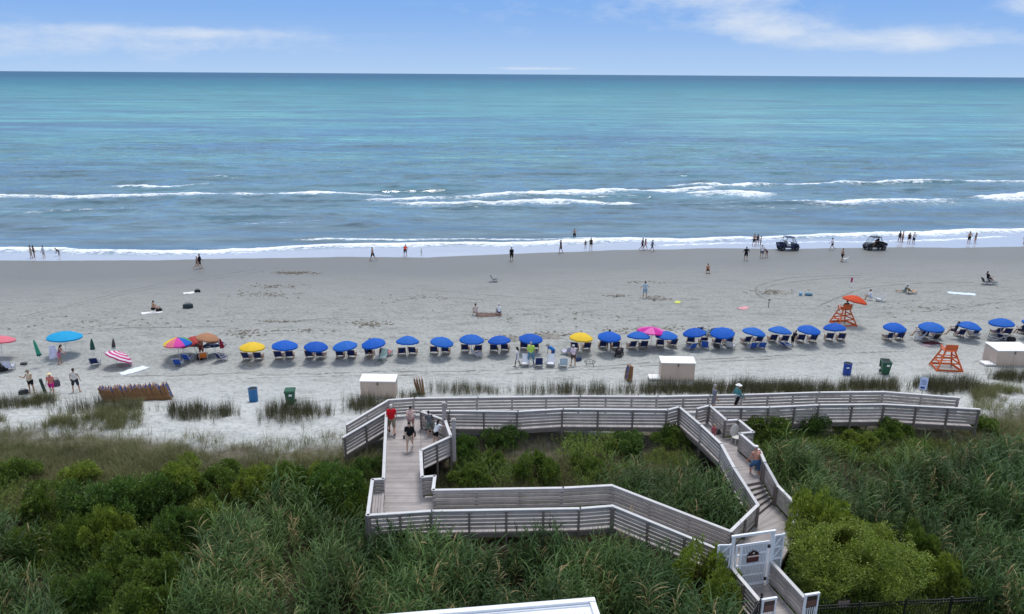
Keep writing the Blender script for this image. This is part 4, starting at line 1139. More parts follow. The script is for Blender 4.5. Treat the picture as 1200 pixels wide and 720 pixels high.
def person(loc, rotz, label, height=1.72, pose=None, skin='tan', hair='brown', hairlen=0.0, top=None, sleeve=0.5, bottom=None, leg=0.7, dress=None, swim=None, hat=None, shoes=None, bag=None, heavy=1.0, fem=False, zoff=0.0, fine=False, group=None, eyes=False):
    J = skeleton(**(pose or {})); sc = height / 1.72
    low = min(min(J['heel' + n].z - 0.038, J['toe' + n].z - 0.026, J['kn' + n].z - 0.055, J['pel'].z - 0.115) for n in 'LR')
    root = thing("person", label, "person", Vector(loc) + Vector((0, 0, zoff)), rotz, group)
    root.scale = (sc,) * 3
    up0 = Vector((0, 0, -low))
    vx = 0.0135 if fine else 0.022
    def part(nm, caps, mt, vox=None):
        o = put(nm, fuse(caps, vox or vx, nm), root, mt); o.location = up0; return o
    skins = dict(tan=(0.42, 0.235, 0.150), pale=(0.56, 0.355, 0.26), red=(0.50, 0.235, 0.165), dark=(0.085, 0.045, 0.03), brown=(0.22, 0.115, 0.07))
    hairs = dict(brown=(0.045, 0.025, 0.015), black=(0.010, 0.008, 0.008), grey=(0.30, 0.29, 0.28), blond=(0.30, 0.20, 0.09), white=(0.60, 0.58, 0.55))
    sk = paint("skin_" + skin, skins[skin], 0.55, 0.08, 8, 0.35)
    part("body", body_caps(J, heavy, fem), sk)
    H, hu, hf = J['head'], J['hu'], J['hf']; sd = hf.cross(hu).normalized()
    cloth = lambda c: paint("cloth_%02d_%02d_%02d" % tuple(int(v * 99) for v in c), c, 0.85, 0.14, 14, 0.15, bump=0.15)
    if hair:
        hc = [(H + hu * 0.058 - hf * 0.010, H + hu * 0.01 - hf * 0.034, 0.094, 0.084, dict(sx=0.90, axis=sd))]
        if hairlen: hc.append((H + hu * 0.02 - hf * 0.055, J['neck'] - hf * (0.085 + 0.02 * hairlen) - hu * hairlen * 0.18, 0.075, 0.045, dict(sx=1.2, axis=sd)))
        part("hair", hc, paint("hair_" + hair, hairs[hair], 0.6, 0.2, 20, 0.3))
    if eyes:
        e = MB()
        for s in (-1, 1): e.ball(H + hf * 0.082 + sd * 0.032 * s + hu * 0.012, 0.011)
        o = e.build("eyes", paint("eye_dark", (0.01, 0.01, 0.012), 0.2), root); o.location = up0
    X = (1, 0, 0)
    g = 0.018
    def torso(up_to='neck', low_='pel', gr=g):
        t = [(J[low_], J['waist'], 0.112 * heavy + gr, 0.102 * heavy + gr, dict(sx=1.38, axis=X)), (J['waist'], J['chest'], 0.102 * heavy + gr, 0.120 * heavy + gr, dict(sx=1.32, axis=X))]
        if heavy > 1.08: t.append((J['waist'] + Vector((0, 0.05, -0.02)), J['waist'] + Vector((0, 0.05, 0.05)), 0.12 * heavy + gr, 0.11 * heavy + gr, dict(sx=1.2, axis=X)))
        if up_to == 'neck': t += [(J['chest'], J['neck'] - hu * 0.06, 0.118 + gr, 0.060 + gr, dict(sx=1.45, axis=X)), (J['shL'], J['shR'], 0.062 + gr * .8, 0.062 + gr * .8)]
        return t
    if top:
        t = torso()
        for n in 'LR':
            if sleeve: t.append((J['sh' + n], lerpv(J['sh' + n], J['el' + n], min(1, sleeve * 1.4)), 0.052 + g, 0.048 + g * .8))
            if sleeve > 0.75: t.append((J['el' + n], J['wr' + n], 0.042 + g * .6, 0.032 + g * .4))
        part("shirt", t, cloth(top))
    if dress:
        t = torso(); kl = lerpv(J['hipL'], J['knL'], 0.85); kr = lerpv(J['hipR'], J['knR'], 0.85); kc = (kl + kr) / 2
        t.append((J['pel'], kc, 0.13 + g, 0.125 + g, dict(sx=1.4, axis=X)))
        for n in 'LR': t.append((J['sh' + n], lerpv(J['sh' + n], J['el' + n], 0.5), 0.052 + g, 0.048 + g))
        part("dress", t, cloth(dress))
    if swim:
        t = [(J['hipL'], J['hipR'], 0.108 * heavy + .010, 0.108 * heavy + .010), (J['pel'], J['waist'], 0.112 * heavy + .01, 0.102 * heavy + .01, dict(sx=1.38, axis=X)), (J['waist'], J['chest'] , 0.102 * heavy + .01, 0.119 + .012, dict(sx=1.32, axis=X))]
        part("swimsuit", t, cloth(swim))
    if bottom:
        t = [(J['hipL'], J['hipR'], 0.108 * heavy + g, 0.108 * heavy + g), (J['pel'] - (J['waist'] - J['pel']) * 0.1, J['pel'] + (J['waist'] - J['pel']) * 0.35, 0.110 * heavy + g * .8, 0.104 * heavy + g * .8, dict(sx=1.38, axis=X))]
        for n in 'LR':
            t.append((J['hip' + n], lerpv(J['hip' + n], J['kn' + n], min(1, leg)), 0.090 * heavy + g, 0.066 + g * 1.2))
            if leg > 1: t.append((J['kn' + n], lerpv(J['kn' + n], J['an' + n], 0.9), 0.06 + g, 0.045 + g))
        part("shorts" if leg <= 1 else "trousers", t, cloth(bottom))
    if shoes:
        part("shoes", [(J['heel' + n], J['toe' + n], 0.045, 0.034, dict(sx=1.25, axis=X)) for n in 'LR'], cloth(shoes))
    if hat:
        m_ = MB(); kind, colr = hat
        br = 0.19 if kind == 'wide' else 0.10
        c0 = H + hu * 0.075
        def ring(c, r): return [c + (sd * math.cos(w) + hf * math.sin(w)) * r for w in [2 * math.pi * k / 18 for k in range(18)]]
        if kind == 'cap':
            m_.loft([ring(c0 - hu * 0.012, 0.103), ring(c0 + hu * 0.03, 0.098), ring(c0 + hu * 0.06, 0.06), ring(c0 + hu * 0.068, 0.01)])
            m_.hexa([c0 + sd * a + hf * b + hu * z for z, in ((-0.012,), (0.0,)) for a, b in ((-0.07, 0.07), (0.07, 0.07), (0.05, 0.19), (-0.05, 0.19))])
        else:
            m_.loft([ring(c0 - hu * 0.012, br), ring(c0 - hu * 0.002, br), ring(c0 + hu * 0.002, 0.104), ring(c0 + hu * 0.07, 0.09), ring(c0 + hu * 0.08, 0.02)])
        o = m_.build("hat", cloth(colr), root, True); o.location = up0
    return root
POSE = dict(
    stand={}, stand2=dict(hipL=4, hipR=-4, shL=12, shR=0, elL=20, splay=6),
    wide=dict(splay=11, abL=18, abR=18), hips=dict(shL=-20, shR=-20, abL=38, abR=38, elL=75, elR=75, splay=7),
    walk=dict(hipL=24, hipR=-20, kneeL=8, kneeR=28, shL=-18, shR=22, elL=15, elR=28, lean=3),
    walk2=dict(hipL=-18, hipR=22, kneeL=30, kneeR=6, shL=20, shR=-18, elL=30, elR=12, lean=3),
    stroll=dict(hipL=12, hipR=-10, kneeL=4, kneeR=14, shL=-8, shR=10, elL=14, elR=18),
    bend=dict(lean=75, hipL=6, hipR=-2, shL=60, shR=70, elL=10, elR=10, splay=7, hp=-15),
    stoop=dict(lean=38, hipL=8, hipR=-4, kneeL=10, kneeR=8, shL=40, shR=46, elL=25, elR=15),
    phone=dict(shL=35, shR=40, elL=85, elR=85, splay=7, hp=14), carry=dict(shL=30, shR=38, elL=95, elR=90, hp=10, splay=5),
    sitground=dict(lean=14, hipL=112, hipR=104, kneeL=95, kneeR=80, shL=50, shR=55, elL=35, elR=30, splay=9),
    sitback=dict(lean=-22, hipL=92, hipR=84, kneeL=10, kneeR=4, shL=-35, shR=-35, abL=18, abR=18, elL=4, elR=4, splay=7),
    chair=dict(lean=-16, hipL=88, hipR=82, kneeL=62, kneeR=58, shL=20, shR=22, elL=50, elR=45, splay=8),
    wade=dict(splay=7, shL=15, shR=12, abL=48, abR=46, elL=30, elR=34), throw=dict(splay=8, shL=110, shR=20, abL=25, abR=45, elL=40, elR=15, hipL=8, hipR=-8),
    climb=dict(hipL=42, hipR=-6, kneeL=56, kneeR=10, lean=14, shL=22, shR=-14, elL=30, elR=20, abL=18, abR=22), lean_rail=dict(lean=26, shL=50, shR=48, elL=60, elR=60, hipL=-4, hipR=3),
)
def at_deck(px, py, z=D): p = at(px, py, z); return Vector((p.x, p.y, z + 0.006))
def face(a): return R(a)      # 0 = towards the sea, 180 = towards the camera
NAVY = (0.012, 0.016, 0.05); BLACK = (0.010, 0.010, 0.012); WHITE = (0.72, 0.73, 0.75); RED = (0.55, 0.012, 0.02)
# on the boardwalk
person(at_deck(459.5, 508.5), face(8), "person in a red shirt and khaki shorts walking away on the boardwalk", 1.78, POSE['walk'], 'red', 'white', top=RED, bottom=(0.27, 0.22, 0.16), leg=0.95, shoes=BLACK, heavy=1.14, fine=True)
person(at_deck(480.5, 528), face(186), "person in a black top and pale shorts walking towards the viewer on the boardwalk", 1.68, dict(POSE['walk2'], hy=6), 'pale', 'black', 0.5, top=BLACK, sleeve=0.6, bottom=(0.46, 0.36, 0.29), leg=0.6, fem=True, fine=True, eyes=True)
person(at_deck(482, 508), face(190), "person in a light pink top holding a baby behind the one in black", 1.62, POSE['carry'], 'pale', 'black', 0.5, top=(0.60, 0.42, 0.40), sleeve=0.3, bottom=(0.35, 0.20, 0.19), leg=0.5, fem=True, fine=True, eyes=True)
p0 = at_deck(484.2, 508)
person(p0 + Vector((0.08, -0.24, 0.95)), face(60), "baby in white carried by the person in light pink", 0.62, POSE['chair'], 'pale', 'blond', top=(0.70, 0.68, 0.66), bottom=(0.62, 0.45, 0.43), fine=True)
person(at_deck(504, 511), face(20), "person in a grey top leaning on the platform's angled railing", 1.42, POSE['lean_rail'], 'pale', 'black', top=(0.09, 0.095, 0.115), bottom=(0.14, 0.17, 0.14), leg=0.9, fine=True)
person(at_deck(511, 522), face(-40), "person in a white top and black shorts reaching over the platform's railing", 1.45, dict(POSE['lean_rail'], shR=85, elR=20), 'pale', 'black', 0.5, top=WHITE, sleeve=0.3, bottom=BLACK, leg=0.5, fine=True)
person(at_deck(835, 482.5), face(-95), "person in grey walking along the beach walk beside the one in teal", 1.72, POSE['stroll'], 'tan', 'grey', top=(0.20, 0.20, 0.24), bottom=(0.22, 0.22, 0.25), fine=True)
person(at_deck(862, 481.5), face(-75), "person in a teal shirt and white sun hat on the beach walk", 1.72, POSE['walk'], 'tan', 'brown', top=(0.075, 0.24, 0.25), sleeve=0.9, bottom=BLACK, leg=0.9, hat=('wide', (0.80, 0.80, 0.78)), fine=True)
ps = at_deck(884.5, 562, D - 0.28)
person(ps, face(15), "bare chested person in blue patterned trunks and white cap climbing the stairs", 1.80, POSE['climb'], 'red', None, bottom=(0.05, 0.12, 0.24), leg=0.85, hat=('cap', (0.82, 0.82, 0.80)), heavy=1.1, fine=True)
person(at_deck(835.5, 516.5), face(150), "small child in pink sitting behind the diagonal walk's left railing", 0.95, POSE['stand2'], 'tan', 'blond', 0.3, top=(0.40, 0.10, 0.13), bottom=(0.35, 0.12, 0.14), fine=True)

# on the sand by the dune
def G(px, py, dz=0.0): p = ground(px, py); p.z += dz; return p
person(G(38, 461), face(170), "person in black trunks looking down at a phone by the dune grass", 1.76, POSE['phone'], 'tan', 'brown', top=(0.58, 0.50, 0.38), sleeve=0, bottom=BLACK, leg=0.55, hat=('cap', (0.25, 0.22, 0.18)), heavy=1.1)
person(G(62, 463), face(200), "person in a coral top and straw hat carrying a rolled mat", 1.64, POSE['walk'], 'red', 'blond', 0.4, top=(0.62, 0.20, 0.17), sleeve=0, bottom=(0.55, 0.03, 0.22), leg=0.6, hat=('wide', (0.75, 0.62, 0.36)), fem=True)
person(G(90, 460), face(10), "person in a pale tank top and dark shorts walking towards the umbrellas", 1.78, POSE['wide'], 'tan', 'brown', top=(0.62, 0.58, 0.55), sleeve=0, bottom=(0.030, 0.035, 0.05), leg=0.8, heavy=1.1)
person(G(71, 427), face(-70), "person in a pink skirt holding up a white towel below the turquoise umbrella", 1.6, dict(POSE['stoop'], lean=22), 'tan', 'black', 0.4, swim=(0.25, 0.10, 0.16), bottom=(0.52, 0.16, 0.26), leg=0.6, fem=True)
person(G(237, 419.5), face(170), "bare shouldered person standing behind the tan umbrella", 1.74, POSE['stand2'], 'red', 'grey', bottom=(0.2, 0.05, 0.04))
person(G(606, 430), face(75), "person in a white beach dress walking left past the umbrella row", 1.62, POSE['stroll'], 'dark', 'black', 0.3, dress=(0.74, 0.73, 0.76), fem=True)
person(G(622, 427.5), face(5), "person in a lime green shirt and blue trousers in front of a blue umbrella", 1.85, POSE['wide'], 'pale', 'grey', top=(0.46, 0.66, 0.12), sleeve=0.6, bottom=(0.12, 0.24, 0.36), leg=1.4, heavy=1.12)
person(G(648, 423), face(120), "stooping person in a grey hat and bright blue shirt among the folding chairs", 1.7, dict(POSE['stoop'], lean=50), 'tan', 'grey', top=(0.03, 0.20, 0.58), bottom=(0.05, 0.12, 0.35), leg=0.7, hat=('wide', (0.30, 0.30, 0.28)))
person(G(671.5, 429), face(30), "person in a pale lilac shirt and brown shorts below the right yellow umbrella", 1.7, POSE['stand2'], 'tan', 'grey', top=(0.66, 0.55, 0.64), sleeve=0.5, bottom=(0.10, 0.055, 0.045), leg=0.6, hat=('cap', (0.55, 0.55, 0.55)))
person(G(713.5, 410.5), face(160), "person in a dark green shirt whose head shows above a blue umbrella", 1.78, POSE['stand'], 'dark', 'black', top=(0.03, 0.09, 0.055), bottom=BLACK)
person(G(434.5, 421), face(150), "dark haired person standing behind the fourth blue umbrella from the left", 1.72, POSE['stand'], 'tan', 'black', top=(0.05, 0.06, 0.09), bottom=BLACK)
person(G(928, 405.5), face(-60), "person in dark clothes standing between two blue umbrellas left of the lifeguard chair", 1.4, POSE['stoop'], 'brown', 'black', top=(0.012, 0.013, 0.02), bottom=BLACK, leg=1)
person(G(755.5, 349.3), face(5), "person in a pale blue shirt and shorts standing beside a dug heap of sand", 1.78, POSE['hips'], 'tan', 'brown', top=(0.42, 0.52, 0.60), bottom=(0.28, 0.38, 0.48), leg=0.8, heavy=1.15)
person(G(829, 320), face(170), "bare chested person in dark trunks sitting alone on the wet sand", 1.72, POSE['sitground'], 'tan', 'brown', bottom=BLACK)
person(G(179.5, 366.5), face(-30), "bare backed person sitting on a white towel beside a black bag", 1.72, POSE['sitground'], 'tan', 'brown', bottom=BLACK, leg=0.4)
person(G(557.5, 370), face(10), "person in a striped pale top sitting on the sand left of a brown blanket", 1.68, POSE['sitground'], 'tan', 'black', top=(0.55, 0.45, 0.42), sleeve=0.2, bottom=(0.4, 0.3, 0.28))
person(G(585, 369.5), face(15), "person in white sitting right of the brown blanket", 1.6, POSE['sitground'], 'pale', 'grey', top=WHITE, bottom=(0.03, 0.05, 0.16), hat=('cap', (0.7, 0.7, 0.72)))
# along the waterline
person(G(37.3, 303.3), face(-70), "person with pale trunks wading, left of three at the left edge of the sea", 1.76, POSE['stand2'], 'tan', 'brown', bottom=(0.35, 0.36, 0.33), leg=0.6)
person(G(40.8, 302.6), face(-40), "person in a dark swimsuit close behind the wader with pale trunks", 1.66, POSE['stand'], 'tan', 'black', 0.4, swim=(0.05, 0.055, 0.05), fem=True)
person(G(52, 303.2), face(100), "person in a light blue top wading, middle of three at the left edge", 1.7, POSE['stand2'], 'pale', 'brown', top=(0.42, 0.48, 0.55), bottom=(0.40, 0.38, 0.36))
person(G(69.8, 301), face(110), "child bending over the shallow water at the left end of the surf", 1.35, dict(POSE['stoop'], lean=45), 'brown', 'black', swim=(0.06, 0.06, 0.07))
person(G(231.5, 315.5), face(-85), "person in a patterned swimsuit and white hat, nearer of the couple walking at left", 1.66, POSE['walk'], 'tan', 'brown', swim=(0.20, 0.15, 0.15), hat=('cap', (0.75, 0.75, 0.73)), fem=True)
person(G(234.7, 314.6), face(-85), "person in a black shirt walking beside the one in the white hat", 1.82, POSE['walk2'], 'tan', 'black', top=BLACK, sleeve=0.6, bottom=(0.012, 0.012, 0.02), heavy=1.1)
person(G(437, 305.5), face(70), "bare chested person in black trunks walking left along the waterline", 1.78, POSE['walk'], 'tan', 'brown', bottom=BLACK, leg=0.8, heavy=1.08)
person(G(475, 300.8), face(0), "person in red bending down at the water's edge", 1.70, dict(POSE['bend'], lean=48), 'tan', 'brown', top=(0.55, 0.06, 0.04), sleeve=0.4, bottom=BLACK, leg=0.8)
person(G(494, 299.5), face(90), "small child in pale clothes at the water's edge right of the one in red", 0.98, POSE['stand2'], 'pale', 'blond', top=(0.6, 0.58, 0.56), bottom=(0.4, 0.5, 0.55))
person(G(599.5, 306), face(5), "person all in black standing alone at the edge of the wet sand", 1.78, POSE['stand'], 'tan', 'black', top=BLACK, sleeve=0.6, bottom=BLACK, leg=0.95)
person(G(657, 296.6), face(70), "person in a navy shirt and dark shorts walking left through the thin water", 1.8, POSE['stroll'], 'tan', 'brown', top=(0.04, 0.035, 0.06), bottom=(0.07, 0.05, 0.06), leg=0.8)
person(G(673, 281, -0.1), face(170), "person with arms out standing deeper in the surf behind three others", 1.75, POSE['wade'], 'tan', 'black', bottom=BLACK)
person(G(686, 291.5), face(20), "small child in dark swimwear beside a taller person in the surf", 1.2, POSE['stand'], 'brown', 'black', swim=(0.10, 0.08, 0.08))
person(G(692.3, 293.5), face(-20), "person in a black swimsuit standing beside a small child in the surf", 1.74, POSE['stand2'], 'tan', 'black', 0.4, swim=BLACK, fem=True)
person(G(752.6, 293.3), face(-85), "person in black shorts and grey top, leftmost of three walking right", 1.76, POSE['walk'], 'tan', 'brown', top=(0.16, 0.14, 0.14), sleeve=0.3, bottom=BLACK)
person(G(756, 293), face(-85), "person in a coral swimsuit, middle one of three walking right", 1.62, POSE['walk2'], 'tan', 'brown', 0.4, swim=(0.50, 0.13, 0.12), fem=True)
person(G(764, 295), face(-85), "person in a grey blue shirt, front one of three walking right", 1.7, POSE['walk'], 'tan', 'grey', top=(0.17, 0.19, 0.25), bottom=(0.10, 0.11, 0.15))
person(G(883.2, 288.8), face(10), "person in black trunks, leftmost of the huddle of three in the surf", 1.76, POSE['stand2'], 'tan', 'black', bottom=BLACK)
person(G(887.2, 288.5), face(-30), "person in a dark swimsuit, middle of the huddle of three in the surf", 1.70, POSE['stand'], 'tan', 'black', 0.4, swim=(0.02, 0.02, 0.03), fem=True)
person(G(891, 288.8), face(70), "shorter person with pale trunks, right in the huddle of three", 1.45, POSE['stand2'], 'tan', 'brown', bottom=(0.22, 0.26, 0.30))
person(G(873.7, 305.3), face(0), "person in a long black shirt standing left of a couple on the sand", 1.78, POSE['hips'], 'tan', 'black', top=BLACK, sleeve=0.7, bottom=BLACK, leg=0.8, heavy=1.1)
person(G(892.3, 302.5), face(-20), "person in a white shirt and navy shorts left of a stooping one", 1.72, POSE['stand2'], 'tan', 'brown', top=WHITE, bottom=(0.08, 0.09, 0.14))
person(G(898.2, 302.3), face(40), "stooping person in dark purple beside the one in the white shirt", 1.55, dict(POSE['stoop'], lean=55), 'tan', 'black', swim=(0.09, 0.05, 0.08), fem=True)
person(G(974.5, 293), face(80), "person in a white top, black shorts and dark hat striding between the buggies", 1.72, POSE['walk'], 'tan', 'black', top=(0.75, 0.73, 0.74), sleeve=0.5, bottom=BLACK, leg=0.5, hat=('cap', BLACK))
person(G(986.3, 307), face(-80), "person in black trunks walking a small white dog", 1.74, POSE['stroll'], 'tan', 'brown', bottom=BLACK, leg=0.6)
person(G(1033, 239.7, -0.55), face(-30), "lone person standing waist deep far out in the breaking waves", 1.75, POSE['stand2'], 'tan', 'black', bottom=(0.1, 0.1, 0.1))
person(G(1053.3, 285), face(10), "person in dark swimwear, leftmost of four standing in the shallows", 1.74, POSE['stand2'], 'tan', 'black', 0.4, swim=(0.02, 0.018, 0.02), fem=True)
person(G(1057, 285), face(40), "bare chested person, second of four standing in the shallows", 1.70, POSE['stand'], 'tan', 'brown', bottom=(0.30, 0.16, 0.13))
person(G(1064.5, 286.5), face(-40), "person in black, third of four standing in the shallows", 1.7, POSE['stand2'], 'tan', 'black', 0.3, swim=BLACK, fem=True)
person(G(1070, 286.5), face(20), "person in a white top and black shorts, rightmost of four in the shallows", 1.76, POSE['hips'], 'tan', 'brown', top=(0.62, 0.60, 0.60), sleeve=0, bottom=BLACK)
person(G(1134.8, 286), face(10), "broad person in black trunks, left of the pair near the right edge of the shallows", 1.82, POSE['hips'], 'tan', 'brown', bottom=BLACK, heavy=1.15)
person(G(1142.2, 286), face(40), "slim person in grey, right of the pair near the right edge of the shallows", 1.68, POSE['stand2'], 'tan', 'brown', 0.4, swim=(0.18, 0.15, 0.15), fem=True)
person(G(1199.5, 286.5), face(60), "person in tan shorts cut by the right edge of the picture, in the shallows", 1.75, POSE['stand2'], 'tan', 'blond', bottom=(0.35, 0.28, 0.2))
person(G(1156.5, 333.3), face(-90), "person in dark clothes sitting on a low chair far right on the sand", 1.7, dict(POSE['chair']), 'tan', 'black', top=(0.02, 0.02, 0.025), bottom=BLACK, zoff=0.2)
person(G(1020.5, 352.5), face(60), "person in a white shirt sitting on the sand right of the orange umbrella", 1.75, POSE['sitground'], 'tan', 'black', top=(0.66, 0.67, 0.75), sleeve=0.7, bottom=(0.4, 0.42, 0.5))
person(G(1060, 343), face(80), "person in a dark top and white hat reclining beside the orange folding chair", 1.65, POSE['sitback'], 'tan', 'brown', top=(0.12, 0.16, 0.18), bottom=(0.15, 0.2, 0.2), hat=('cap', WHITE))
person(G(1077.5, 398.5), face(60), "person in a grey shirt sitting left under the second umbrella past the lifeguard chair", 1.75, POSE['chair'], 'tan', 'black', top=(0.28, 0.29, 0.33), bottom=(0.35, 0.35, 0.38), zoff=0.25)
person(G(1117.5, 397), face(60), "person in a dark shirt sitting left under the third umbrella past the lifeguard chair", 1.75, POSE['chair'], 'tan', 'black', top=(0.02, 0.03, 0.06), bottom=(0.03, 0.03, 0.05), zoff=0.25)
person(G(1196.5, 397), face(20), "person in navy sitting at the picture's right edge under a blue umbrella", 1.75, POSE['chair'], 'tan', 'black', top=(0.02, 0.025, 0.06), bottom=(0.03, 0.03, 0.05), zoff=0.25)

# the small white dog
dg_ = G(990.5, 307)
dog = thing("dog", "small white dog on the wet sand beside the person in black trunks", "dog", dg_, R(-90))
dc = [((0, -0.20, 0.30), (0, 0.12, 0.31), 0.085, 0.105), ((0, 0.12, 0.33), (0, 0.24, 0.44), 0.085, 0.062), ((0, 0.26, 0.47), (0, 0.30, 0.46), 0.068, 0.055), ((0, 0.31, 0.45), (0, 0.39, 0.43), 0.04, 0.028),
      ((0, -0.27, 0.34), (0, -0.33, 0.50), 0.032, 0.022)]
for s in (-1, 1):
    dc += [((0.06 * s, 0.27, 0.52), (0.085 * s, 0.25, 0.45), 0.024, 0.016), ((0.055 * s, 0.13, 0.26), (0.055 * s, 0.12, 0.14), 0.042, 0.028), ((0.055 * s, 0.12, 0.14), (0.055 * s, 0.14, 0.02), 0.027, 0.024),
           ((0.06 * s, -0.20, 0.27), (0.06 * s, -0.15, 0.17), 0.058, 0.034), ((0.06 * s, -0.15, 0.17), (0.06 * s, -0.23, 0.10), 0.030, 0.022), ((0.06 * s, -0.23, 0.10), (0.06 * s, -0.21, 0.02), 0.022, 0.024)]
dog.scale = (1.15,) * 3
put("body", fuse(dc, 0.014, "body"), dog, paint("dog_white", (0.78, 0.77, 0.74), 0.9, 0.06, 12))
nz_ = MB(); nz_.ball((0, 0.412, 0.435), 0.018); nz_.build("nose", paint("dog_nose", (0.012, 0.01, 0.01), 0.4), dog)
bpy.data.objects.remove(_tmp)
# ---------------------------------------------------------------- beach umbrellas
ORD = "first second third fourth fifth sixth seventh eighth ninth tenth".split()
steel = paint("pole_white", (0.60, 0.60, 0.60), 0.4)
def canopy_mesh(rad, rise, panels=8, matfn=None, drop=0.10):
    v, f, mi = [], [], []
    sub = 3; n = panels * sub; rings = 7
    for side in (0, 1):
        off = -0.012 * side; b = len(v)
        for i in range(rings + 1):
            rho = i / rings if i else 0.02
            for k in range(n):
                a = 2 * math.pi * k / n; mid = 1 - abs(((k % sub) / sub) * 2 - 1) if k % sub else 0
                rr = rad * rho * (1 - 0.035 * mid * rho); z = rise * (1 - rho ** 1.9) - 0.05 * mid * rho * (1 - 0.3 * rho)
                v.append((rr * math.cos(a), rr * math.sin(a), z + off))
        for k in range(n):   # the hanging edge
            a = 2 * math.pi * k / n; mid = (1, 0.75, 0.75)[k % sub]
            x, y, z = v[b + rings * n + k]; v.append((x * 1.004, y * 1.004, z - drop * (1.25 - 0.35 * mid)))
        for i in range(rings + 1):
            for k in range(n):
                q = (b + i * n + k, b + i * n + (k + 1) % n, b + (i + 1) * n + (k + 1) % n, b + (i + 1) * n + k)
                f.append(q if not side else q[::-1]); mi.append(matfn(k // sub, i) if matfn else 0)
    me = bpy.data.meshes.new("canopy"); me.from_pydata(v, [], f); me.update()
    me.polygons.foreach_set("material_index", mi)
    return me
def cloth_mat(nm, c, tr=0.25):
    if nm in _mats: return _mats[nm]
    m, t = material(nm)
    nz = t.noise(t.coord('Object'), 3.0, 4)
    cc = t.mix(1.0, tuple(c), t.ramp(nz, [(0.3, 0.93), (0.7, 1.06)]), 'MULTIPLY')
    t.l(cc, t.p.inputs['Base Color']); t.p.inputs['Roughness'].default_value = 0.7; t.p.inputs['Specular IOR Level'].default_value = 0.25
    trn = t.n('ShaderNodeBsdfTranslucent'); t.l(cc, trn.inputs['Color'])
    mx = t.n('ShaderNodeMixShader'); mx.inputs[0].default_value = tr
    t.l(t.p.outputs[0], mx.inputs[1]); t.l(trn.outputs[0], mx.inputs[2]); t.l(mx.outputs[0], t.t.nodes['Material Output'].inputs['Surface'])
    _mats[nm] = m; return m
blue_cloth = cloth_mat("umbrella_blue", (0.006, 0.105, 0.50), 0.12)
yellow_cloth = cloth_mat("umbrella_yellow", (0.78, 0.52, 0.035), 0.12)
def umbrella(label, loc, rad=0.95, rise=0.37, top=1.72, mats=(blue_cloth,), matfn=None, panels=8, tilt=(0, 0), rz=0.0, name="beach_umbrella", group=None, zbase=0.0):
    o = thing(name, label, "umbrella", loc, 0, group); o.rotation_euler = (R(tilt[0]), R(tilt[1]), rz)
    p = MB(); p.tube([(0, 0, -0.15 + zbase), (0, 0, top - 0.03)], 0.019, 8); p.build("pole", steel, o)
    me = canopy_mesh(rad, rise, panels, matfn)
    for m_ in mats: me.materials.append(m_)
    c = put("canopy", me, o); c.location = (0, 0, top - rise)
    q = MB(); q.ball((0, 0, top + 0.02), 0.03); q.build("finial", mats[0], o)
    r = MB()
    for k in range(panels):
        a = 2 * math.pi * k / panels
        r.tube([(0, 0, top - 0.05), (rad * .5 * math.cos(a), rad * .5 * math.sin(a), top - rise + rise * .70 - 0.03), (rad * .97 * math.cos(a), rad * .97 * math.sin(a), top - rise - 0.01)], 0.008, 5)
    r.build("rib", steel, o)
    return o
left_run = [(334, 425.5), (370, 424.5), (407, 423.5), (441, 422.5), (477.5, 420.5), (515.5, 419), (552, 417.5), (586, 417), (621, 414.5)]
mid_run = [(713, 413.5), (747, 413), (779.5, 411.5), (815, 408.5), (846, 408.5), (879.5, 407.5), (911, 406), (944.5, 405), (977.5, 403.5)]
right_run = [(1045, 402.5), (1088.5, 401), (1131, 399), (1171.5, 397.5), (1206, 396)]
proto = None; umb_at = []
blues = [blue_cloth, cloth_mat('umbrella_blue_faded', (0.014, 0.125, 0.49), 0.12), cloth_mat('umbrella_blue_deep', (0.005, 0.088, 0.44), 0.12), cloth_mat('umbrella_blue_worn', (0.010, 0.115, 0.47), 0.12)]
urnd = random.Random(5)
for run, txt in ((left_run, "blue beach umbrella, %s to the right of the left yellow umbrella"), (mid_run, "blue beach umbrella, %s to the right of the right yellow umbrella"), (right_run, "blue beach umbrella, %s past the lifeguard chair towards the right edge")):
    for k, (ux, uy) in enumerate(run):
        g = ground(ux, uy); lb = txt % ORD[k]
        if proto is None:
            proto = umbrella(lb, g, group="blue umbrellas in the rental row"); o = proto
        else: o = dup(proto, g, 0, lb, "blue umbrellas in the rental row")
        o.rotation_euler = (R(urnd.uniform(-8, 5)), R(urnd.uniform(-9, 9)), urnd.uniform(0, 0.8)); wd_ = urnd.uniform(0.95, 1.05); o.scale = (wd_, wd_, urnd.uniform(0.94, 1.07))
        for c_ in o.children:
            if c_.name.startswith("canopy"): c_.material_slots[0].link = 'OBJECT'; c_.material_slots[0].material = blues[urnd.randint(0, 3)]
        umb_at.append((ux, uy, lb))
umbrella("yellow beach umbrella at the left end of the blue row", ground(296.5, 426.5), mats=(yellow_cloth,), tilt=(-3, 2))
umbrella("yellow beach umbrella in the middle of the blue row", ground(679.5, 414.5), mats=(yellow_cloth,), tilt=(-2, 3))

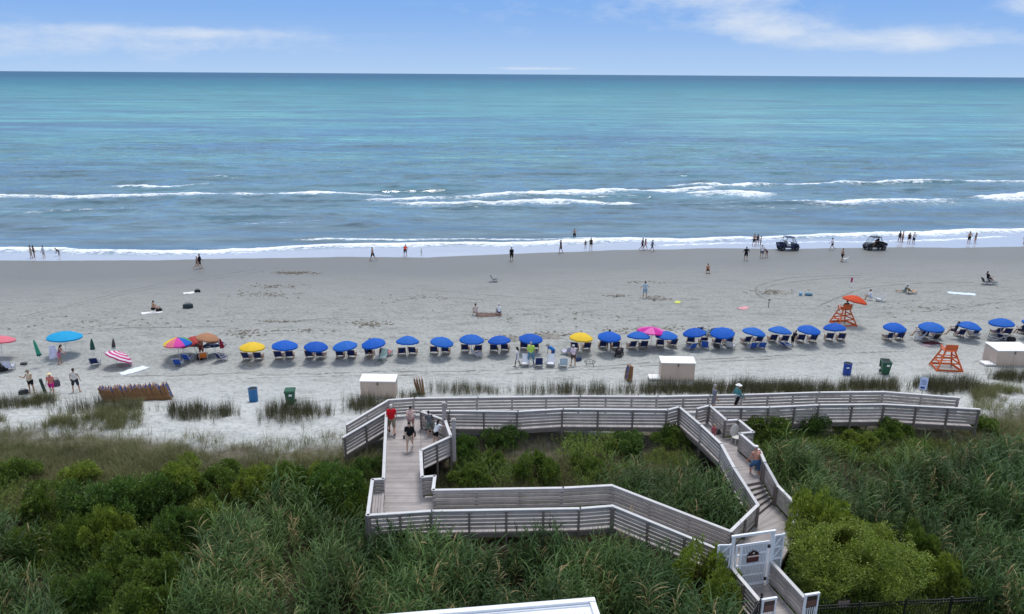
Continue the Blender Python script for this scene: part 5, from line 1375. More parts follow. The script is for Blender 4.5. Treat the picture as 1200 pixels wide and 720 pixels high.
# ---------------------------------------------------------------- low beach chairs
wood_ch = paint("chair_wood", (0.33, 0.20, 0.11), 0.7, 0.2, 6)
alu = paint("chair_tube", (0.50, 0.50, 0.52), 0.35, metal=0.3)
blue_canvas = paint("chair_canvas_blue", (0.008, 0.022, 0.11), 0.85, 0.15, 6)
def chair(label, loc, rz, canvas=blue_canvas, frame=wood_ch, group=None, recl=32, name="beach_chair", cat="chair", w=0.56):
    o = thing(name, label, cat, loc, rz, group)
    b = R(recl); top = Vector((0, -0.26 - 0.62 * math.sin(b), 0.27 + 0.62 * math.cos(b)))
    fr = MB()
    for s in (-1, 1):
        x = s * w / 2
        fr.bar((x, 0.30, 0.33), (x, -0.32, 0.24), 0.035, 0.045); fr.bar((x, -0.22, 0.20), top + Vector((x, 0, 0.05)), 0.035, 0.04)
        fr.bar((x * 1.06, 0.30, 0.38), (x * 1.06, -0.36, 0.0), 0.03, 0.035); fr.bar((x * 1.12, -0.30, 0.38), (x * 1.12, 0.26, 0.0), 0.03, 0.035)
        fr.bar((x * 1.12, 0.26, 0.47), (x * 1.12, -0.42, 0.45), 0.05, 0.025); fr.bar((x * 1.1, 0.20, 0.46), (x * 1.06, 0.24, 0.05), 0.03, 0.03)
    for p in ((0, 0.30, 0.33), (0, -0.30, 0.03)): fr.bar((-w / 2, p[1], p[2]), (w / 2, p[1], p[2]), 0.03, 0.03)
    fr.bar(top + Vector((-w / 2, 0, 0.03)), top + Vector((w / 2, 0, 0.03)), 0.035, 0.035)
    fr.build("frame", frame, o)
    st = MB()
    for i in range(4):
        f0, f1 = i / 4, (i + 1) / 4; sag = lambda f: -0.05 * math.sin(math.pi * f)
        A = Vector((0, 0.29, 0.345)).lerp(Vector((0, -0.27, 0.265)), f0) + Vector((0, 0, sag(f0))); B = Vector((0, 0.29, 0.345)).lerp(Vector((0, -0.27, 0.265)), f1) + Vector((0, 0, sag(f1)))
        st.bar(A, B, w - 0.045, 0.012)
    st.build("seat", canvas, o)
    bk = MB(); bk.bar(Vector((0, -0.27, 0.27)), top + Vector((0, 0.015, 0.03)), w - 0.045, 0.014, (0, 1, 0.5)); bk.build("backrest", canvas, o)
    return o
ch0 = None
def rent_chair(px, py, rz, label, group="rental chairs under the umbrellas"):
    global ch0
    g = ground(px, py)
    if ch0 is None: ch0 = chair(label, g, rz, group=group); return ch0
    return dup(ch0, g, rz, label, group)
for k, (ux, uy, lb) in enumerate(umb_at):
    short = lb.replace("blue beach umbrella, ", "").replace(" to the right of the ", " blue umbrella right of the ").replace(" past the lifeguard chair towards the right edge", " umbrella past the lifeguard chair").replace("yellow umbrella", "yellow one")
    for s, nm in ((-1, "left"), (1, "right")):
        if ux > 1190 and s > 0: continue
        rent_chair(ux + s * urnd.uniform(5.8, 8.0), uy - urnd.uniform(4.0, 5.4), urnd.uniform(-.25, .25), "blue chair, %s of two, under the %s" % (nm, short))
for s, nm in ((-1, "left"), (1, "right")):
    rent_chair(297.5 + s * 6.5, 422, urnd.uniform(-.2, .2), "low blue chair, %s of two, under the left yellow umbrella" % nm)
    rent_chair(680 + s * 6.5, 410, urnd.uniform(-.2, .2), "low blue chair, %s of two, under the right yellow umbrella" % nm)
EX = "chairs set out beside the umbrellas"
bright_blue = paint("chair_canvas_bright", (0.02, 0.085, 0.40), 0.85, 0.15, 6)
white_canvas = paint("chair_canvas_white", (0.66, 0.68, 0.74), 0.85, 0.12, 6)
def loose(px, py, deg, label, canvas=bright_blue, frame=alu, **k): return chair(label, ground(px, py), R(deg), canvas, frame, EX, **k)
loose(809, 411, 20, "bright blue folding chair, left front of the third umbrella right of the right yellow one")
loose(826, 409.5, -20, "bright blue folding chair, right front of the fourth umbrella from the right yellow one", recl=20)
loose(841, 410, -30, "dark grey folding chair in front of the fifth umbrella right of the yellow one", paint("chair_canvas_grey", (0.06, 0.055, 0.06), 0.85), recl=40)
loose(856, 409.5, -35, "white and dark folding chair right front of the fifth umbrella", white_canvas)
loose(880.5, 410, 5, "bright blue folding chair in front of the sixth umbrella, left of its neighbour")
loose(891.5, 409.5, -5, "bright blue folding chair in front of the sixth umbrella, right of its neighbour")
loose(922, 408, -60, "bright blue lounge chair leaning back under the seventh umbrella", recl=52)
loose(830, 393, 30, "teal folding chair behind the gap between two umbrellas", paint("chair_canvas_teal", (0.02, 0.10, 0.17), 0.85))
loose(817, 391.5, 10, "navy folding chair half hidden behind an umbrella's crown", blue_canvas)
loose(615.5, 430, 175, "folding chair under a white towel left of the person in lime green", white_canvas)
loose(631, 430, 5, "empty navy folding chair with a high back right of the lime green shirt", blue_canvas, recl=15)
loose(645, 430, 170, "white folding chair with navy seat below the stooping person", white_canvas)
loose(659.5, 430.5, 5, "folding chair covered by a pale blue towel left of the lilac shirt", paint("chair_towel_blue", (0.42, 0.54, 0.66), 0.9), recl=20)
loose(663, 416, 40, "folding chair with a lilac white towel behind the stooping person", paint("chair_towel_lilac", (0.55, 0.55, 0.72), 0.9))
loose(560, 419, -60, "white and blue folding chair in front of the seventh umbrella from the left", white_canvas)
loose(447.5, 423.5, 160, "folding chair with a pale green towel in front of the fourth left umbrella", paint("chair_towel_green", (0.45, 0.62, 0.55), 0.9))
loose(454.5, 417, -30, "red folding chair right of the fourth left umbrella", paint("chair_canvas_red", (0.42, 0.02, 0.03), 0.85))
loose(112.5, 428.5, 15, "navy folding chair with white frame left of the striped umbrella", blue_canvas)
loose(12, 434, 10, "folding chair under a white towel at the left edge", paint("chair_towel_white", (0.60, 0.63, 0.78), 0.9), recl=22)
loose(210, 429.5, 8, "blue folding chair in front of the rainbow umbrella's pole", bright_blue)
loose(221.5, 424, -8, "blue folding chair right of the rainbow umbrella's pole", bright_blue)
loose(239, 422, 20, "orange folding chair under the tan umbrella", paint("chair_canvas_orange", (0.62, 0.17, 0.03), 0.85))
loose(261, 423, -30, "navy folding chair right of the patterned sunshade", blue_canvas)
loose(580, 330.5, -90, "grey folding chair standing alone in the middle of the beach", paint("chair_canvas_grey", (0.06, 0.055, 0.06), 0.85))
loose(1155.5, 333.5, -90, "dark folding chair the far right sitter uses", paint("chair_canvas_grey", (0.06, 0.055, 0.06), 0.85))
loose(1164, 334, -90, "dark green folding chair right of the far right sitter", paint("chair_canvas_green", (0.015, 0.06, 0.045), 0.85), recl=50)
loose(1029.5, 353.5, 60, "white folding chair right of the seated person in a white shirt", white_canvas)
loose(1069.5, 344.5, -80, "orange folding lounge chair right of the reclining person", paint("chair_canvas_amber", (0.55, 0.26, 0.05), 0.85), recl=48)
loose(1175, 399.5, -60, "navy lounge chair with pale frame in front of the fourth right umbrella", blue_canvas, recl=45)
loose(1162, 400, 70, "low striped lounge chair left front of the fourth right umbrella", paint("chair_canvas_grey", (0.06, 0.055, 0.06), 0.85), recl=60)
loose(1142, 395.5, -75, "white folding chair reclined right of the third right umbrella", white_canvas, recl=50)
loose(1093, 399.5, 5, "black folding chair under the second right umbrella", paint("chair_canvas_black", (0.012, 0.012, 0.016), 0.85))
loose(1075.5, 399, 60, "white folding chair of the grey shirted sitter", white_canvas)

# ---------------------------------------------------------------- the other parasols, left
def col_cloth(n, c, tr=0.2): return cloth_mat("umbrella_" + n, c, tr)
umbrella("open turquoise umbrella at the left", ground(77.5, 416.5), 1.28, 0.40, 1.95, (col_cloth("turquoise", (0.012, 0.36, 0.66)),), tilt=(-4, 3))
rb = [col_cloth("red", (0.62, 0.02, 0.03)), col_cloth("orange", (0.75, 0.22, 0.02)), col_cloth("sun", (0.80, 0.58, 0.05)), col_cloth("green", (0.05, 0.32, 0.10)), col_cloth("blue", (0.02, 0.12, 0.55)), col_cloth("violet", (0.30, 0.06, 0.42)), col_cloth("magenta", (0.68, 0.06, 0.36)), col_cloth("rose", (0.75, 0.20, 0.25))]
umbrella("rainbow panelled umbrella with a white pole over blue chairs", ground(211, 425), 1.05, 0.42, 2.0, tuple(rb), lambda p, r: {4: 2, 5: 7, 6: 6, 7: 4, 0: 3, 1: 5, 2: 0, 3: 1}[p], tilt=(-3, 0), rz=0.12)
umbrella("umbrella with coral and sky blue panels cut by the left edge", ground(2.5, 421), 1.0, 0.35, 1.85, (rb[7], col_cloth("sky", (0.15, 0.42, 0.65))), lambda p, r: 0 if p < 6 else 1, tilt=(8, 5), rz=2.4)
pk1, pk2 = col_cloth("hot_pink", (0.62, 0.03, 0.22)), col_cloth("cream_white", (0.75, 0.68, 0.72))
so = umbrella("pink and white striped umbrella lying tilted on the sand", ground(134, 430.5), 1.02, 0.42, 1.25, (pk1, pk2), lambda p, r: (r + 1) % 2, tilt=(-22, 24))
umbrella("magenta and pink striped umbrella behind two blue ones", ground(762, 408), 1.25, 0.3, 1.75, (col_cloth("fuchsia", (0.55, 0.02, 0.30)), col_cloth("pale_pink", (0.75, 0.16, 0.46))), lambda p, r: p % 2, tilt=(-6, 4))
umbrella("red umbrella tilted right of the rainbow one", ground(233, 419), 0.95, 0.36, 1.75, (col_cloth("dull_red", (0.42, 0.05, 0.05)),), tilt=(2, -16))
umbrella("tan umbrella tilted beside the red one", ground(240.5, 418.5), 0.90, 0.40, 1.95, (col_cloth("tan", (0.45, 0.22, 0.12)),), tilt=(-8, 10))
umbrella("grey shade umbrella leaning low behind the rainbow one", ground(214, 419), 1.3, 0.30, 1.35, (col_cloth("grey", (0.20, 0.23, 0.26)),), tilt=(-16, 4))
umbrella("navy and white patterned sunshade leaning right of the tan umbrella", ground(253, 418.5), 0.92, 0.34, 1.30, (col_cloth("navy_pattern", (0.03, 0.06, 0.14)), pk2), lambda p, r: (p * 2 + r) % 3 == 0, tilt=(-22, -10))
def closed(label, px, py, h, c, tip, tilt=0, w=0.13, low=0.95):
    o = thing("closed_umbrella", label, "umbrella", ground(px, py), 0); o.rotation_euler = (0, R(tilt), 0)
    p = MB(); p.tube([(0, 0, -0.1), (0, 0, h)], 0.018, 8); p.build("pole", steel, o)
    q = MB(); rings = []
    for z, r in ((h - 0.02, 0.02), (h - 0.25, w * .55), (low + 0.35, w * .9), (low + 0.12, w), (low, w * 1.15)):
        rings.append([Vector((r * (1 + .22 * (k % 2)) * math.cos(2 * math.pi * k / 16), r * (1 + .22 * (k % 2)) * math.sin(2 * math.pi * k / 16), z)) for k in range(16)])
    q.loft(rings[::-1]); cn = q.build("folded_canopy", cloth_mat("umbrella_" + tip[0], c, 0.1), o)
    q = MB(); q.tube([(0, 0, low - 0.01), (0, 0, low + 0.13)], [w * 1.3, w * 1.2], 12); q.build("hem", cloth_mat("umbrella_" + tip[1], tip[2], 0.1), cn)
closed("closed bright green umbrella with a navy hem", 51, 430.5, 2.25, (0.04, 0.30, 0.19), ("jade", "navy_hem", (0.012, 0.02, 0.07)), -9)
closed("closed dark green umbrella behind the navy chair at left", 110.5, 423, 1.85, (0.025, 0.09, 0.075), ("bottle", "bottle_hem", (0.02, 0.07, 0.06)), 2)
closed("closed grey brown umbrella with a white hem, standing free", 133.5, 413.5, 1.25, (0.075, 0.065, 0.065), ("taupe", "white_hem", (0.7, 0.7, 0.7)), 6, 0.12, 0.35)
closed("closed dark red umbrella right of the patterned sunshade", 264, 421, 1.75, (0.24, 0.015, 0.03), ("maroon", "maroon_hem", (0.2, 0.012, 0.03)), -8)

# ---------------------------------------------------------------- folded wooden chairs in rows
wood_fold = paint("folded_chair_wood", (0.31, 0.165, 0.075), 0.7, 0.3, 5, tint=0.3)
def folded(label, loc, rz, lean, group, tilt=0):
    o = thing("folded_chair", label, "chair", loc, rz, group); o.rotation_euler = (R(tilt), R(lean), rz)
    f = MB()
    for s in (-1, 1):
        f.bar((0.0, s * 0.27, 0.0), (0.0, s * 0.27, 1.16), 0.05, 0.04, (1, 0, 0)); f.bar((0.045, s * 0.23, 0.0), (0.045, s * 0.23, 1.0), 0.045, 0.04, (1, 0, 0)); f.bar((-0.045, s * 0.31, 0.08), (-0.045, s * 0.31, 0.92), 0.05, 0.03, (1, 0, 0))
    for z in (0.05, 0.5, 1.12): f.bar((0, -0.27, z), (0, 0.27, z), 0.035, 0.035)
    f.build("frame", wood_fold, o)
    c = MB(); c.box((0.012, 0, 0.86), (0.05, 0.47, 0.52)); c.box((0.03, 0, 0.35), (0.035, 0.42, 0.34)); c.build("canvas", paint("folded_canvas", (0.06, 0.08, 0.20), 0.85, 0.2), o)
    return o
GR = "folded chairs stored by the dune"
a, b = ground(126, 471), ground(201.5, 467.5)
n = 30; rdirn = math.atan2(b.y - a.y, b.x - a.x)
f0 = None
for k in range(n):
    f_ = k / (n - 1); p = a.lerp(b, f_); p.z = gz(p.x, p.y)
    lb = "folded wooden beach chair standing in the long row by the dune grass"
    ln = -17 + random.uniform(-4, 4); zs = random.uniform(0.94, 1.04)
    if f0 is None: f0 = folded(lb, p, rdirn, ln, GR)
    else: dup(f0, p, 0, lb, GR, rot=(R(random.uniform(-3, 3)), R(ln), rdirn + random.uniform(-.05, .05)), scale=(1, 1, zs))
for k in range(4):
    p = ground(490 + k * 2.2, 461.5); dup(f0, p, 0, "folded wooden beach chair in the small stack right of the left beige box", GR, rot=(R(-6), R(-14 + 3 * k), 0.2))
for k in range(3):
    p = ground(734 + k * 2.2, 446.5); dup(f0, p, 0, "folded wooden beach chair in the small stack left of the middle beige box", GR, rot=(R(-5), R(8 - 2 * k), 0.2))

# ---------------------------------------------------------------- lifeguard chairs
orange = paint("lifeguard_orange", (0.60, 0.115, 0.028), 0.6, 0.12, 4)
def lifeguard(label, loc, rz):
    o = thing("lifeguard_chair", label, "lifeguard chair", loc, rz)
    B = {(-1, -1): (-0.95, -0.80), (1, -1): (0.95, -0.80), (1, 1): (0.80, 0.80), (-1, 1): (-0.80, 0.80)}; T = {k: (k[0] * 0.36, k[1] * 0.30) for k in B}
    P = lambda k, z: Vector((B[k][0] + (T[k][0] - B[k][0]) * z / 1.45, B[k][1] + (T[k][1] - B[k][1]) * z / 1.45, z))
    for k in B:
        q = MB(); q.bar(P(k, -0.05), P(k, 1.48), 0.10, 0.10); q.build("leg", orange, o)
    for z, nm in ((0.10, "base_rail"), (0.62, "brace"), (1.05, "brace")):
        for k1, k2 in (((-1, -1), (1, -1)), ((1, -1), (1, 1)), ((1, 1), (-1, 1)), ((-1, 1), (-1, -1))):
            if z == 1.05 and k1 == (1, 1): continue
            q = MB(); w = 0.16 if z == 0.10 else 0.10
            q.bar(P(k1, z + 0.004 * k1[0]), P(k2, z + 0.004 * k1[0]), 0.05, w); q.build(nm, orange, o)
    q = MB()
    for j in range(5): q.box((0, -0.30 + j * 0.15, 1.50), (0.86, 0.135, 0.04))
    q.build("seat", orange, o)
    q = MB()
    for j in range(4): q.box((0, -0.36 - 0.02 * j, 1.62 + j * 0.125), (0.88, 0.035, 0.115))
    for s in (-1, 1): q.box((s * 0.36, -0.345, 1.72), (0.06, 0.03, 0.55))
    q.build("backrest", orange, o)
    for s in (-1, 1):
        q = MB(); q.box((s * 0.45, 0.0, 1.76), (0.11, 0.72, 0.04)); q.bar((s * 0.45, 0.30, 1.50), (s * 0.45, 0.30, 1.74), 0.06, 0.06); q.build("armrest", orange, o)
    for z in (0.36, 0.88):
        q = MB(); q.bar(P((-1, 1), z) + Vector((0, .06, 0)), P((1, 1), z) + Vector((0, .06, 0)), 0.10, 0.05); q.build("rung", orange, o)
    return o
lg1 = G(987, 380.5)
lifeguard("orange lifeguard chair with an orange umbrella, among the blue umbrellas", lg1, R(12))
lifeguard("empty orange lifeguard chair by the dune grass, without an umbrella", G(1107.5, 432), R(-6))
umbrella("orange umbrella fixed over the occupied lifeguard chair", lg1 + Vector((0.25, -0.30, 0)), 1.08, 0.42, 2.85, (col_cloth("vermilion", (0.62, 0.075, 0.02)),), tilt=(-4, 12), zbase=1.6)
person(lg1 + Vector((0.0, -0.15, 1.10)), face(10), "person in dark clothes sitting up on the lifeguard chair below the orange umbrella", 1.72, POSE['chair'], 'tan', 'black', top=(0.05, 0.02, 0.03), bottom=(0.1, 0.02, 0.02))

# ---------------------------------------------------------------- beige storage boxes
beige = paint("box_beige", (0.54, 0.435, 0.365), 0.7, 0.05, 2.0)
lid_w = paint("box_lid", (0.80, 0.79, 0.78), 0.6, 0.05, 2.0)
def store(label, xl, xr, yb, hgt, dep, rz, step=False):
    a = ground(xl, yb); b = ground(xr, yb); w = (Vector((b.x, b.y, 0)) - Vector((a.x, a.y, 0))).length; ang = math.atan2(b.y - a.y, b.x - a.x) + rz
    z = min(a.z, b.z)
    o = thing("storage_box", label, "storage box", (a.x, a.y, z), ang)
    q = MB(); q.box((w / 2, dep / 2, hgt / 2 - 0.1), (w, dep, hgt + 0.2)); q.build("body", beige, o)
    q = MB(); q.hexa([Vector(v) for v in ((-.05, -.05, hgt), (w + .05, -.05, hgt), (w + .05, dep + .05, hgt + .10), (-.05, dep + .05, hgt + .10), (-.05, -.05, hgt + .06), (w + .05, -.05, hgt + .06), (w + .05, dep + .05, hgt + .16), (-.05, dep + .05, hgt + .16))]); q.build("lid", lid_w, o)
    q = MB()
    for x in (0.03, w / 2, w - 0.03): q.box((x, -0.012, hgt / 2), (0.05, 0.02, hgt - 0.02))
    q.box((w / 2, -0.014, 0.10), (w - 0.02, 0.024, 0.07))
    q.build("batten", beige, o)
    q = MB(); q.box((w / 2, -0.03, hgt - 0.10), (0.09, 0.04, 0.16)); q.ball((w / 2, -0.055, hgt - 0.20), 0.045, 0.02, 0.05); q.build("hasp", paint("hasp_grey", (0.16, 0.16, 0.16), 0.4, metal=0.6), o)
    if step: q = MB(); q.box((-0.42, 0.30, 0.16), (0.82, 0.8, 0.09)); q.box((-0.42, 0.30, 0.06), (0.7, 0.6, 0.12)); q.build("step", lid_w, o)
    return o
store("beige storage box with a white lid behind the boardwalk's sloping arm", 423, 463.5, 467, 1.22, 0.95, 0.0)
store("beige storage box with a low step, left of the long sea oat bank", 774, 813, 446.5, 1.35, 1.0, -0.02, True)
store("beige storage box with a low step at the right edge", 1166, 1206, 429.5, 1.25, 1.6, -0.02, True)

# ---------------------------------------------------------------- bins and barrels
def barrel(label, px, py, colr, band):
    o = thing("barrel", label, "trash barrel", ground(px, py)); m_ = paint("barrel_%d" % int(colr[2] * 99), colr, 0.5, 0.12, 4)
    q = MB(); pr = [(0, .275), (.02, .29), (.28, .29), (.30, .302), (.32, .29), (.58, .29), (.60, .302), (.62, .29), (.86, .288), (.885, .30), (.90, .30)]
    q.loft([[Vector((r * math.cos(2 * math.pi * k / 24), r * math.sin(2 * math.pi * k / 24), z)) for k in range(24)] for z, r in pr]); q.build("body", m_, o, False)
    q = MB()
    for i in range(24):
        a, b_ = 2 * math.pi * i / 24, 2 * math.pi * (i + 1) / 24
        q.bar((0.30 * math.cos(a), 0.30 * math.sin(a), 0.91), (0.30 * math.cos(b_), 0.30 * math.sin(b_), 0.91), 0.03, 0.045)
    q.build("rim", m_, o)
    q = MB(); q.tube([(0, 0, 0.905), (0, 0, 0.912)], 0.275, 20); q.build("opening", paint("bin_inside", (0.02, 0.025, 0.03), 0.9), o)
    if band: q = MB(); q.box((-0.10, -0.292, 0.66), (0.20, 0.02, 0.10)); q.build("sticker", white_paint, o)
    return o
barrel("light blue trash barrel on the white sand left of the green bin", 297.5, 470.5, (0.02, 0.14, 0.34), False)
barrel("deep blue trash barrel with a white sticker behind the sea oat bank", 992, 439.5, (0.008, 0.05, 0.30), True)
green = paint("bin_green", (0.012, 0.085, 0.045), 0.5, 0.12, 4)
def bin_(label, px, py, rz, open_):
    o = thing("wheeled_bin", label, "trash bin", ground(px, py), rz)
    q = MB(); H0 = lambda s, z, y0, y1: [Vector((-s, y0, z)), Vector((s, y0, z)), Vector((s, y1, z)), Vector((-s, y1, z))]
    q.hexa(H0(0.23, 0.06, -0.24, 0.24) + H0(0.31, 0.98, -0.33, 0.33)); q.build("body", green, o)
    q = MB(); q.hexa(H0(0.335, 0.96, -0.36, 0.36) + H0(0.335, 1.01, -0.36, 0.36)); q.build("rim", green, o)
    q = MB()
    if open_: q.box((0, 0.42, 0.72), (0.64, 0.04, 0.66)); q.box((0, 0, 1.012), (0.54, 0.56, 0.006))
    else: q.hexa(H0(0.345, 1.012, -0.37, 0.36) + H0(0.29, 1.075, -0.30, 0.32))
    q.build("lid", green if not open_ else paint("bin_inside", (0.02, 0.025, 0.03), 0.9), o)
    q = MB(); q.bar((-0.27, 0.41, 0.97), (0.27, 0.41, 0.97), 0.035, 0.035); q.build("handle", green, o)
    for s in (-1, 1):
        q = MB(); q.tube([(s * 0.25, 0.27, 0.12), (s * 0.31, 0.27, 0.12)], 0.12, 16); q.build("wheel", black_metal, o)
    q = MB(); q.box((0.06, -0.30, 0.80), (0.20, 0.02, 0.14)); s_ = q.build("sticker", white_paint, o); s_.rotation_euler = (R(5), 0, 0); s_.location = (0, 0.025, 0.0)
bin_("green wheeled bin with a closed lid right of the light blue barrel", 341, 474, R(8), False)
bin_("green wheeled bin standing open behind the right sea oats", 1036.5, 438.5, R(-10), True)

# ---------------------------------------------------------------- beach buggies
def buggy(label, loc, rz, col, seatc, flip):
    o = thing("beach_buggy", label, "utility vehicle", loc, rz)     # faces +X
    bm_ = paint("buggy_%d" % int(col[2] * 999), col, 0.35, 0.1, 4, 0.5)
    q = MB()
    q.hexa([Vector(v) for v in ((-0.55, -.62, .42), (1.25, -.62, .42), (1.25, .62, .42), (-0.55, .62, .42), (-0.55, -.62, .62), (1.25, -.62, .60), (1.25, .62, .60), (-0.55, .62, .62))])
    q.hexa([Vector(v) for v in ((0.62, -.60, .60), (1.36, -.52, .58), (1.36, .52, .58), (0.62, .60, .60), (0.62, -.60, 1.02), (1.30, -.50, .86), (1.30, .50, .86), (0.62, .60, 1.02))])
    q.build("body", bm_, o)
    q = MB(); q.box((-1.0, 0, .70), (1.0, 1.28, .07))
    for y in (-.62, .62): q.box((-1.0, y, .86), (1.0, .05, .28))
    for x in (-1.48, -.53): q.box((x, 0, .86), (.05, 1.24, .27))
    q.build("cargo_bed", bm_, o)
    q = MB()
    for y in (-.58, .58):
        q.tube([(1.02, y, .90), (0.52, y, 1.78), (-0.48, y, 1.82), (-0.58, y, .85)], 0.03, 8); q.tube([(-0.48, y, 1.82), (-0.95, y, 1.0)], 0.026, 8)
    for x, z in ((0.52, 1.78), (-0.48, 1.82), (-0.54, 1.25)): q.tube([(x, -.58, z), (x, .58, z)], 0.028, 8)
    q.build("roll_cage", black_metal, o)
    q = MB(); q.hexa([Vector(v) for v in ((-.55, -.64, 1.83), (.58, -.62, 1.80), (.58, .62, 1.80), (-.55, .64, 1.83), (-.52, -.6, 1.89), (.54, -.58, 1.86), (.54, .58, 1.86), (-.52, .6, 1.89))]); q.build("roof", bm_, o)
    m_, t = material("windscreen_%d" % int(col[2] * 999)); t.p.inputs['Base Color'].default_value = (0.35, 0.42, 0.45, 1); t.p.inputs['Roughness'].default_value = 0.08; t.p.inputs['Alpha'].default_value = 0.30
    q = MB(); q.bar((1.0, 0, .98), (0.55, 0, 1.74), 1.10, 0.012); q.build("windscreen", m_, o)
    for y in (-.30, .30):
        q = MB(); q.box((-0.12, y, .74), (.48, .50, .20)); q.box((-0.38, y, 1.02), (.12, .48, .52)); q.build("seat", paint("buggy_seat_%d" % int(seatc[0] * 99), seatc, 0.7), o)
    q = MB()
    for k in range(12):
        a, b_ = 2 * math.pi * k / 12, 2 * math.pi * (k + 1) / 12
        q.bar(Vector((0.40 - .12 * math.sin(a), .30 + .16 * math.cos(a), 1.10 + .11 * math.sin(a))), Vector((0.40 - .12 * math.sin(b_), .30 + .16 * math.cos(b_), 1.10 + .11 * math.sin(b_))), .02, .02)
    q.bar((0.42, .30, 1.08), (0.65, .30, .92), .03, .03); q.build("steering_wheel", black_metal, o)
    for y in (-.36, .36):
        q = MB(); q.ball((1.345, y, .74), .035, .085, .07); q.build("headlight", paint("headlight_glass", (0.6, 0.62, 0.62), 0.15), o)
    for x in (-0.98, 0.95):
        for y in (-.62, .62):
            w = MB(); w.loft([[Vector((x + r * math.cos(2 * math.pi * k / 24), y + dy, .33 + r * math.sin(2 * math.pi * k / 24))) for k in range(24)] for dy, r in ((-.13, .26), (-.12, .32), (-.06, .335), (.06, .335), (.12, .32), (.13, .26))])
            wo = w.build("wheel", paint("tyre_rubber", (0.018, 0.018, 0.020), 0.85, 0.2, 20), o)
            h = MB(); h.tube([(x, y - .136, .33), (x, y + .136, .33)], .16, 14); h.build("rim", paint("rim_grey", (0.10, 0.10, 0.11), 0.4), wo)
            fe = MB()
            for k in range(6):
                a, b_ = math.pi * (0.08 + 0.14 * k), math.pi * (0.08 + 0.14 * (k + 1))
                fe.bar((x + .42 * math.cos(a), y, .36 + .40 * math.sin(a)), (x + .42 * math.cos(b_), y, .36 + .40 * math.sin(b_)), .28, .025, (0, 0, 1) if 1 <= k <= 4 else (1, 0, 0))
            fe.build("fender", bm_, o)
    return o
b1 = G(923, 293.2); buggy("dark blue open beach buggy with a roof, facing right at the waterline", b1, R(4.5), (0.010, 0.022, 0.075), (0.55, 0.55, 0.56), 1)
b2 = G(1024, 292.8); buggy("black open beach buggy with a driver, facing left at the waterline", b2, R(184.5), (0.010, 0.010, 0.014), (0.02, 0.02, 0.02), -1)
bd = Matrix.Rotation(R(184.5), 3, 'Z') @ Vector((-0.16, 0.30, 0.53))
person(b2 + bd, R(184.5 - 90), "driver in black seated in the black beach buggy", 1.74, POSE['chair'], 'tan', 'black', top=BLACK, bottom=BLACK)

# ---------------------------------------------------------------- small things on the sand
def towel(label, px, py, w, l, rz, colr, name="towel", cat="towel"):
    c = ground(px, py); o = MB(); nx, ny = 8, 10; ca, sa = math.cos(rz), math.sin(rz); v = []
    r = random.Random(int(px)); ph = r.uniform(0, 6)
    for j in range(ny + 1):
        for i in range(nx + 1):
            a, b_ = (i / nx - .5) * w, (j / ny - .5) * l; x = a * ca - b_ * sa; y = a * sa + b_ * ca
            v.append((x, y, gz(c.x + x, c.y + y) - c.z + 0.03 + 0.015 * math.sin(a * 9 + ph) * math.cos(b_ * 7) + .012 * math.sin(b_ * 11 + ph)))
    n_ = len(v); f = []
    v += [(x, y, z - 0.025) for x, y, z in v]
    for j in range(ny):
        for i in range(nx):
            k = j * (nx + 1) + i; f += [(k, k + 1, k + nx + 2, k + nx + 1), (n_ + k + nx + 1, n_ + k + nx + 2, n_ + k + 1, n_ + k)]
    rim = [i for i in range(nx + 1)] + [j * (nx + 1) + nx for j in range(1, ny + 1)] + [ny * (nx + 1) + i for i in range(nx - 1, -1, -1)] + [j * (nx + 1) for j in range(ny - 1, 0, -1)]
    for a, b_ in zip(rim, rim[1:] + rim[:1]): f.append((b_, a, n_ + a, n_ + b_))
    me = bpy.data.meshes.new(name); me.from_pydata(v, [], f); me.update()
    return tag(put(name, me, None, paint("towel_%d_%d" % (int(colr[0] * 99), int(colr[2] * 99)), colr, 0.95, 0.1, 8), c), label, cat)
towel("white towel spread on the sand right of the striped umbrella", 157, 434.5, 0.95, 1.9, -0.6, (0.70, 0.76, 0.82))
towel("white towel under the bare backed sitter at left", 178, 366.8, 0.9, 1.8, -1.0, (0.74, 0.74, 0.74))
towel("white towel lying beside a dark bag near the left waterline", 224, 343.5, 0.9, 1.5, -1.1, (0.70, 0.70, 0.68))
towel("pale blue towel lying alone on the far right sand", 1127, 344.5, 0.9, 2.6, 1.3, (0.62, 0.70, 0.80))
towel("dark red towel on the sand below the second right umbrella", 1092, 402.5, 0.8, 1.6, -1.35, (0.10, 0.02, 0.025))
towel("light pink towel edge beside the dark red one", 1087, 405, 0.5, 0.9, -1.2, (0.60, 0.42, 0.44))
towel("red and white towel crumpled alone on the middle sand", 871.5, 361.5, 0.7, 1.2, -0.9, (0.60, 0.30, 0.32))
towel("brown blanket between two sitters in the middle of the beach", 573, 368.5, 1.3, 2.4, -1.5, (0.13, 0.085, 0.07), "blanket", "blanket")
towel("yellow green cloth on the dug sand", 794, 354.5, 0.5, 0.9, -0.5, (0.55, 0.58, 0.12), "cloth", "cloth")
hang = thing("towel", "white towel held up in front of the person in a pink skirt", "towel", G(64.5, 425.5, 0.35), R(20))
q = MB(); rg = []
for j in range(7):
    z = 1.05 * j / 6; rg.append([Vector((0.05 * math.cos(t * 1.0) + (0.32 - 0.10 * j / 6) * math.sin(t), 0.05 * math.cos(t * 3 + j), z)) for t in [2 * math.pi * k / 16 for k in range(16)]])
q.loft(rg); q.build("cloth", paint("towel_held", (0.68, 0.68, 0.85), 0.95), hang)
